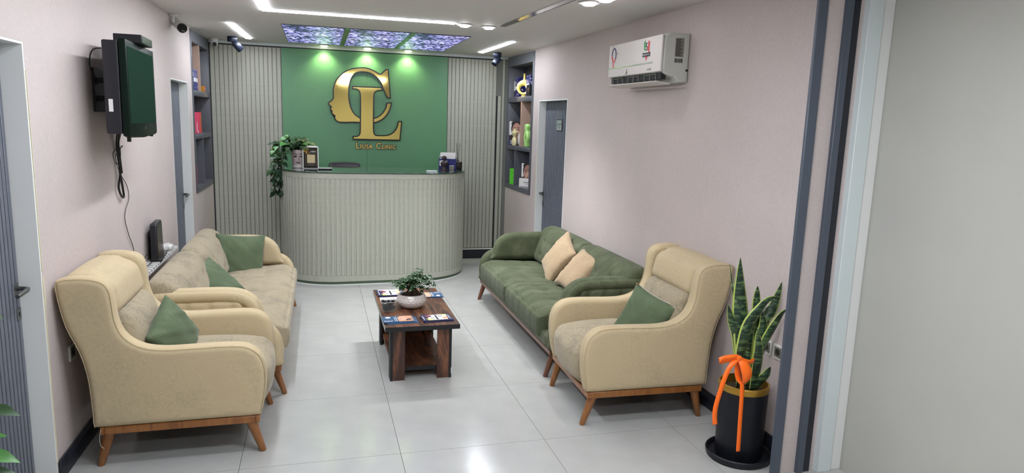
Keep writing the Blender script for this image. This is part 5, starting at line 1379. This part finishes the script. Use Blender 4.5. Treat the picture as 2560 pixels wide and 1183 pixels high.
B().prism(P, 0.0002, 0.012, 'z').obj('tray_body', 'black', t, bevel=0.002); B().prism([(x*1.02, y*1.02) for x, y in P], 0.0122, 0.016, 'z').obj('tray_rim', 'white', t, bevel=0.001)
# leaflet holder, diffuser, cards
t = thing('leaflet_holder', 'navy blue box holding white leaflets on the counter', 'box', (1.035, 4.40, ZT), -0.28)
hw, hd, hh = 0.098, 0.055, 0.125
B().box(-hw, hw, -hd, hd, 0.0003, 0.006).box(-hw, -hw+.004, -hd, hd, 0.006, hh).box(hw-.004, hw, -hd, hd, 0.006, hh).box(-hw+.004, hw-.004, -hd, -hd+.004, 0.006, hh).box(-hw+.004, hw-.004, hd-.004, hd, 0.006, hh+0.012).obj('holder', 'navy', t)
for k in range(8):
    y = -hd+0.012+k*0.012; B().box(-hw+.008+0.004*(k % 3), hw-.010, y, y+0.0045, 0.008, hh+0.028+0.007*k*0.8).obj('leaflet', 'paper', t)
B().box(-hw+.01, -0.0, -hd-.0008, -hd, 0.045, 0.105).obj('white_mark', 'paper', t)
b = B(); b.box(-hw+.006, -0.02, -hd+0.0114, -hd+0.0119, hh+0.006, hh+0.012); b.box(-hw+.006, -0.03, -hd+0.0114, -hd+0.0119, hh+0.016, hh+0.022); b.obj('text_lines', 'ink', t)
t = thing('figurine', 'dark little bust figurine before the navy leaflet box', 'figurine', (0.975, 4.285, ZT))
B().lathe([(0.0, 0.0003), (0.036, 0.0003), (0.036, 0.01), (0.026, 0.03), (0.031, 0.055), (0.040, 0.075), (0.033, 0.092), (0.012, 0.103), (0.012, 0.112), (0.023, 0.128), (0.024, 0.145), (0.014, 0.16), (0.0, 0.165)], 20, fn=lambda a, z: 1+0.12*math.cos(2*a)).obj('bust', 'hair_print', t, smooth=60)
t = thing('card_block', 'clear little block standing by the navy leaflet box', 'block', (1.055, 4.262, ZT))
B().box(-0.028, 0.028, -0.012, 0.012, 0.0003, 0.056).obj('block', 'silver_print', t, bevel=0.003)
t = thing('card_pad', 'pale blue flat card pad on the counter glass', 'pad', (0.79, 4.02, ZT), 0.02)
B().box(-0.057, 0.057, -0.035, 0.035, 0.0003, 0.013).obj('pad', 'pale_post', t, bevel=0.002)
B().box(-0.045, 0.045, -0.025, 0.025, 0.0132, 0.0142).obj('top_card', 'paper', t)
t = thing('reed_diffuser', 'black reed diffuser with dark sticks at the right end of the counter', 'diffuser', (1.185, 4.55, ZT))
B().box(-0.042, 0.042, -0.042, 0.042, 0.0003, 0.082).obj('bottle', 'black', t, bevel=0.006, seg=3)
B().lathe([(0.016, 0.0822), (0.016, 0.105), (0.012, 0.108)], 18).obj('collar', 'chrome', t, smooth=50)
b = B()
for k in range(6):
    a = PI/3*k+.3; b.box(-0.002+0.014*math.cos(a), 0.002+0.014*math.cos(a), -0.0428, -0.0421, 0.038+0.014*math.sin(a), 0.046+0.014*math.sin(a))
b.obj('emblem_print', 'silver_print', t)
for dx, top in ((-0.022, 0.30), (-0.005, 0.285), (0.018, 0.30)):
    B().tube([(dx*0.3, 0, 0.09), (dx, 0, top)], 0.0022, 6).obj('reed', 'black', t)

# ------------------------------------------------------------------ snake plant by the entrance
PX, PY = 1.775, -0.40
sau = thing('plant_saucer', 'round black saucer under the tall black planter', 'saucer', (PX, PY, 0))
B().lathe([(0.0, 0.0005), (0.150, 0.0005), (0.166, 0.008), (0.172, 0.036), (0.168, 0.041), (0.162, 0.036), (0.156, 0.014), (0.0, 0.012)], 56, close=True).obj('dish', 'pot_black', sau, smooth=40)
sp = thing('planter', 'tall black cylinder planter with a gold rim beside the right armchair', 'planter', (PX, PY, 0.0125))
B().lathe([(0.0, 0.0), (0.117, 0.0), (0.122, 0.008), (0.128, 0.375), (0.120, 0.375)], 56, close=True).obj('body', 'pot_black', sp, smooth=40)
B().lathe([(0.1282, 0.3752), (0.131, 0.380), (0.131, 0.407), (0.1285, 0.411), (0.121, 0.411), (0.119, 0.36)], 56, close=2).obj('gold_rim', 'gold_satin', sp, smooth=40)
b = B(); rr = random.Random(3); vs = []; fs = []
for i in range(10):
    for k in range(30):
        a = 2*PI*k/30; r = 0.1195*i/9; vs.append((r*math.cos(a), r*math.sin(a), 0.362+rr.uniform(-.008, .008)))
for i in range(9):
    for k in range(30): fs.append((i*30+k, i*30+(k+1) % 30, (i+1)*30+(k+1) % 30, (i+1)*30+k))
b.add(vs, fs).obj('soil', 'soil', sp)
snk = thing('snake_plant', 'snake plant with yellow edged upright leaves in the black planter', 'plant', (PX, PY, 0.36))
YR = -0.42
LV = [([(1.766, .41), (1.736, .673), (1.727, .78), (1.708, .939), (1.691, 1.10)], .066, .03, 0.0), ([(1.749, .40), (1.713, .652), (1.686, .75), (1.655, .847)], .038, .05, .3),
      ([(1.754, .40), (1.722, .566), (1.725, .652), (1.745, .747), (1.785, .82), (1.838, .881), (1.902, .90)], .052, -.03, -.2), ([(1.836, .40), (1.837, .667), (1.828, .861), (1.825, .94)], .036, .05, .2),
      ([(1.831, .38), (1.811, .516), (1.783, .638), (1.759, .746)], .044, -.07, 0), ([(1.849, .40), (1.866, .73), (1.907, .804), (1.935, .878), (1.957, .962)], .042, .03, .4),
      ([(1.843, .40), (1.856, .601), (1.882, .697), (1.915, .792), (1.950, .833)], .044, -.04, -.3), ([(1.842, .40), (1.853, .742), (1.871, .795), (1.897, .831)], .03, .04, .3),
      ([(1.83, .40), (1.832, .602), (1.848, .731), (1.827, .818)], .042, -.0, .1), ([(1.836, .38), (1.872, .457), (1.889, .527)], .042, -.05, 0),
      ([(1.711, .40), (1.689, .481), (1.662, .515)], .018, -.03, 0), ([(1.740, .42), (1.690, .85), (1.674, .982), (1.657, 1.06)], .006, .07, .4), ([(1.786, .40), (1.772, .606), (1.80, .734)], .04, .02, .4), ([(1.798, .40), (1.819, .559), (1.788, .702)], .04, -.02, -.2)]
def strip_leaf(P, W, yo, tw, parent):
    C_ = catmull([((x-PX)*(1.0 if z > 0.72 else 0.9 if z > 0.5 else 0.75), z-0.36) for x, z in P], 5, False); n = len(C_)
    vs = []; fs = []; mi = []
    ks = (-1, -.80, -.4, 0, .4, .80, 1)
    for i, (x, z) in enumerate(C_):
        t_ = i/(n-1); w_ = W*(0.42+0.62*math.sin(PI*min(1, t_*0.80+.10)))*(1-t_**5)+0.0008
        a = Vector(C_[min(i+1, n-1)])-Vector(C_[max(i-1, 0)]); a.normalize()
        ang = tw+0.25*math.sin(3*t_); sd = Vector((a.y*math.cos(ang), -math.sin(ang), -a.x*math.cos(ang)))
        nn = Vector((a.y*math.sin(ang), math.cos(ang), -a.x*math.sin(ang)))
        c = Vector((x, (YR+yo-PY)*(0.25+0.75*min(1, t_*1.5)), z))
        for k in ks: p = c+sd*(w_*k*0.5)+nn*(0.22*w_*(k*k)); vs.append(tuple(p))
    m_ = len(ks)
    for i in range(n-1):
        for k in range(m_-1): fs.append((i*m_+k, i*m_+k+1, (i+1)*m_+k+1, (i+1)*m_+k)); mi.append(1 if k in (0, m_-2) else 0)
    b = B(); b.v = vs; b.f = fs; b.m = mi
    o = b.obj('leaf', ['snake', 'snake_edge'], parent, smooth=True, fix=False)
    md = o.modifiers.new('thick', 'SOLIDIFY'); md.thickness = 0.0022
for P, W_l, yo, tw in LV: strip_leaf(P, W_l*1.3, yo, tw, snk)
# orange bow
rb = thing('ribbon_bow', 'orange satin ribbon tied in a bow around the snake plant', 'ribbon', (1.69, -0.56, 0.60))
def ribbon(name, P, W=0.022, wdir=(0, 0, 1), par=None):
    C_ = catmull([tuple(p) for p in P], 6, False); n = len(C_); vs = []; fs = []
    for i, c in enumerate(C_):
        c = Vector(c); t_ = (Vector(C_[min(i+1, n-1)])-Vector(C_[max(i-1, 0)])).normalized(); wd = Vector(wdir[i*(len(wdir)-1)//(n-1)] if isinstance(wdir[0], tuple) else wdir)
        wd = (wd-t_*wd.dot(t_)).normalized(); ww = 0.5*(W(i/(n-1)) if callable(W) else W)
        for k in (-1, 0, 1): vs.append(tuple(c+wd*(k*ww)+t_.cross(wd)*(0.0002*(1-k*k))))
    for i in range(n-1):
        for k in (0, 1): fs.append((3*i+k, 3*i+k+1, 3*i+4+k, 3*i+3+k))
    o = B().add(vs, fs).obj(name, 'orange', par, smooth=35, fix=False); md = o.modifiers.new('thick', 'SOLIDIFY'); md.thickness = 0.0006; return o
o0 = Vector((1.69, -0.56, 0.60))
def rel(P): return [tuple(Vector(p)-o0) for p in P]
# picture-plane points taken a little in front of the planter
f_ = -0.565
ribbon('loop', rel([(1.610, f_, .632), (1.575, f_-.01, .638), (1.530, f_-.005, .634), (1.503, f_, .622), (1.515, f_+.012, .606), (1.560, f_+.012, .612), (1.610, f_, .622)]), .020, (0, 0.3, 1), rb)
ribbon('tail', rel([(1.608, f_, .622), (1.565, f_-.01, .595), (1.535, f_-.015, .545), (1.508, f_-.02, .465), (1.490, f_-.02, .385), (1.488, f_-.02, .335), (1.495, f_-.02, .290)]), .024, (1, -0.2, 0.35), rb)
ribbon('loop', rel([(1.606, f_, .622), (1.624, f_-.022, .600), (1.640, f_-.034, .560), (1.643, f_-.030, .520), (1.636, f_-.012, .487)]), lambda t_: 0.014+0.040*math.sin(PI*min(1, t_*1.02)), (1, -.15, 0.1), rb)
ribbon('loop', rel([(1.636, f_-.012, .487), (1.622, f_+.002, .520), (1.612, f_+.006, .570), (1.606, f_, .618)]), lambda t_: 0.018+0.026*math.sin(PI*t_), (1, .3, 0.1), rb)
ribbon('tail', rel([(1.634, f_-.012, .500), (1.634, f_-.02, .440), (1.637, f_-.02, .330), (1.640, f_-.02, .230), (1.643, f_-.02, .130)]), .024, (1, 0, 0), rb)
ribbon('band', rel([(1.606, f_, .627), (1.650, f_+.005, .606), (1.695, f_+.015, .593), (1.735, f_+.045, .586), (1.765, f_+.09, .570), (1.762, f_+.12, .550), (1.72, f_+.13, .545), (1.67, f_+.10, .555), (1.630, f_+.045, .600), (1.604, f_+.01, .627)]), .020, (0, 0, 1), rb)
b = B(); softbox(b, (0, 0, 0), (0.013, 0.010, 0.014), 0.009, (5, 5, 5)); o = b.obj('knot', 'orange', rb, smooth=True); o.location = Vector((1.608, f_-.004, .624))-o0

# sockets
def socket(X, sgn, y, z, label, lie=0.0):
    t = thing('wall_socket', label, 'socket', (X(y), y, z), 0 if sgn > 0 else PI, 'wall sockets')
    fr = catmull([(0.042, -0.042), (0.042, 0.042), (-0.042, 0.042), (-0.042, -0.042)], 1); P = rsq(0.042, 0.01)
    b = B(); slab(b, P, -0.009, -0.0004, 0.003, 2, 'x'); b.obj('frame', 'white', t, smooth=40)
    B().box(-0.0105, -0.009, -0.028, 0.028, -0.028, 0.028).obj('insert', 'grey_plastic', t, bevel=0.001)
    b = B(); b.lathe([(0.019, 0.0), (0.019, 0.0006)], 20); b.v = [(-0.0106-v[2], v[0], v[1]) for v in b.v]; b.obj('recess', 'tv_case', t)
    b = B(); b.tube([(-0.0112, -0.008, 0), (-0.0118, -0.008, 0)], 0.003, 8); b.tube([(-0.0112, 0.008, 0), (-0.0118, 0.008, 0)], 0.003, 8); b.obj('pin_hole', 'black', t)
socket(XR, 1, -0.305, 0.575, 'white framed socket just behind the snake plant leaves'); socket(XR, 1, -0.400, 0.575, 'white framed socket half hidden by the dark door trim')
socket(XL, -1, 0.325, 0.55, 'white framed socket on the left wall behind the armchair')

# ------------------------------------------------------------------ ledge behind the cream sofa
t = thing('slatted_ledge', 'narrow white slatted ledge between the cream sofa and wall', 'ledge', (-1.535, 1.98, 0.675))
for k in range(15): B().box(-0.05, 0.045, -0.50+k*0.07, -0.50+k*0.07+0.03, 0.0, 0.012).obj('slat', 'white', t)
B().box(-0.053, -0.050, -0.52, 0.52, -0.012, 0.012).box(0.045, 0.047, -0.52, 0.52, -0.012, 0.0).obj('side_rail', 'white', t)
B().box(-0.045, 0.040, -0.50, 0.50, -0.02, -0.014).obj('tray', 'black_matte', t)
t = thing('modem', 'black upright modem standing on the slatted ledge', 'modem', (-1.535, 2.0, 0.6875), math.radians(4))
b = B(); P = [(-0.150, 0.0), (0.165, 0.0), (0.125, 0.255), (0.105, 0.268), (-0.120, 0.268), (-0.138, 0.255)]; slab(b, P, -0.022, 0.022, 0.009, 3, 'x'); b.obj('casing', 'black_satin', t, smooth=40)
b = B(); slab(b, [(p[0]*0.9, p[1]*0.92+0.012) for p in P], 0.0218, 0.0235, 0.0008, 1, 'x'); b.obj('front_cover', 'black', t)
b = B(); b.box(-0.03, 0.045, -0.15, 0.17, 0.0005, 0.018); b.obj('foot', 'black', t, bevel=0.004)
cable('cable', 'thin black cable coiled at the foot of the modem', [(-1.55, 1.80, 0.75), (-1.545, 1.70, 0.765), (-1.54, 1.62, 0.72), (-1.55, 1.60, 0.70), (-1.53, 1.68, 0.70), (-1.52, 1.80, 0.705)], 0.003)
t = thing('power_adapter', 'white plug and crumpled cable on the ledge by the modem', 'adapter', (-1.52, 2.30, 0.6878))
b = B(); softbox(b, (0, 0, 0.022), (0.03, 0.05, 0.021), 0.015, (6, 8, 5)); b.obj('body', 'white', t, smooth=True)
B().tube(catmull([(0, -0.04, 0.03), (0.02, -0.08, 0.045), (0.0, -0.10, 0.02), (-0.02, -0.05, 0.05), (0.01, 0.0, 0.055)], 4, False), 0.004, 6).obj('cord', 'white', t, smooth=True)

# ------------------------------------------------------------------ leafy plant at the lower left edge
fp = thing('potted_plant', 'leafy green plant at the lower left edge, mostly outside the photo', 'plant', (-1.435, -1.0, 0.0))
B().lathe([(0.0, 0.0), (0.11, 0.0), (0.14, 0.26), (0.13, 0.26), (0.125, 0.235)], 32, close=True).obj('pot', 'ceramic', fp, smooth=40)
B().lathe([(0.0, 0.235), (0.126, 0.233)], 24, close=True).obj('soil', 'soil', fp)
b = B(); gv, gf = heart(0.115, 0.062, 0.2, 0.35); gm = []
for mt in ('leaf_bright', 'leaf'):
    me = B().add(gv, gf).mesh('leaf', True, False); me.materials.append(M[mt]); gm.append(me)
rr = random.Random(9)
for tx, tz, dx, dz, s in ((0.042, .805, 1, -.15, .62), (0.035, .665, 1, -.22, .68), (0.0, .715, .6, .15, .6), (-.01, .74, .5, -.5, .6), (0.02, .605, 1, .0, .62), (0.0, .56, .8, -.3, .7), (-.03, .64, .4, -.6, .6), (.0, .50, .8, -.3, .7), (.03, .45, .9, -.2, .7), (-.02, .84, .2, .6, .6), (0.02, 1.125, .9, -.45, .55), (0.0, .40, .8, .2, .7)):
    yy = rr.uniform(-.05, .05)
    b.tube([(0, 0, 0.23), (tx*0.4, yy*0.5, tz*0.7), (tx, yy, tz)], 0.003, 5)
    o = bpy.data.objects.new('leaf', rr.choice(gm)); link(o, fp); orient(o, (tx, yy, tz), (dx, rr.uniform(-.3, .1), dz), (0, -0.7, 1), s)
b.obj('stems', 'stem', fp, smooth=True)
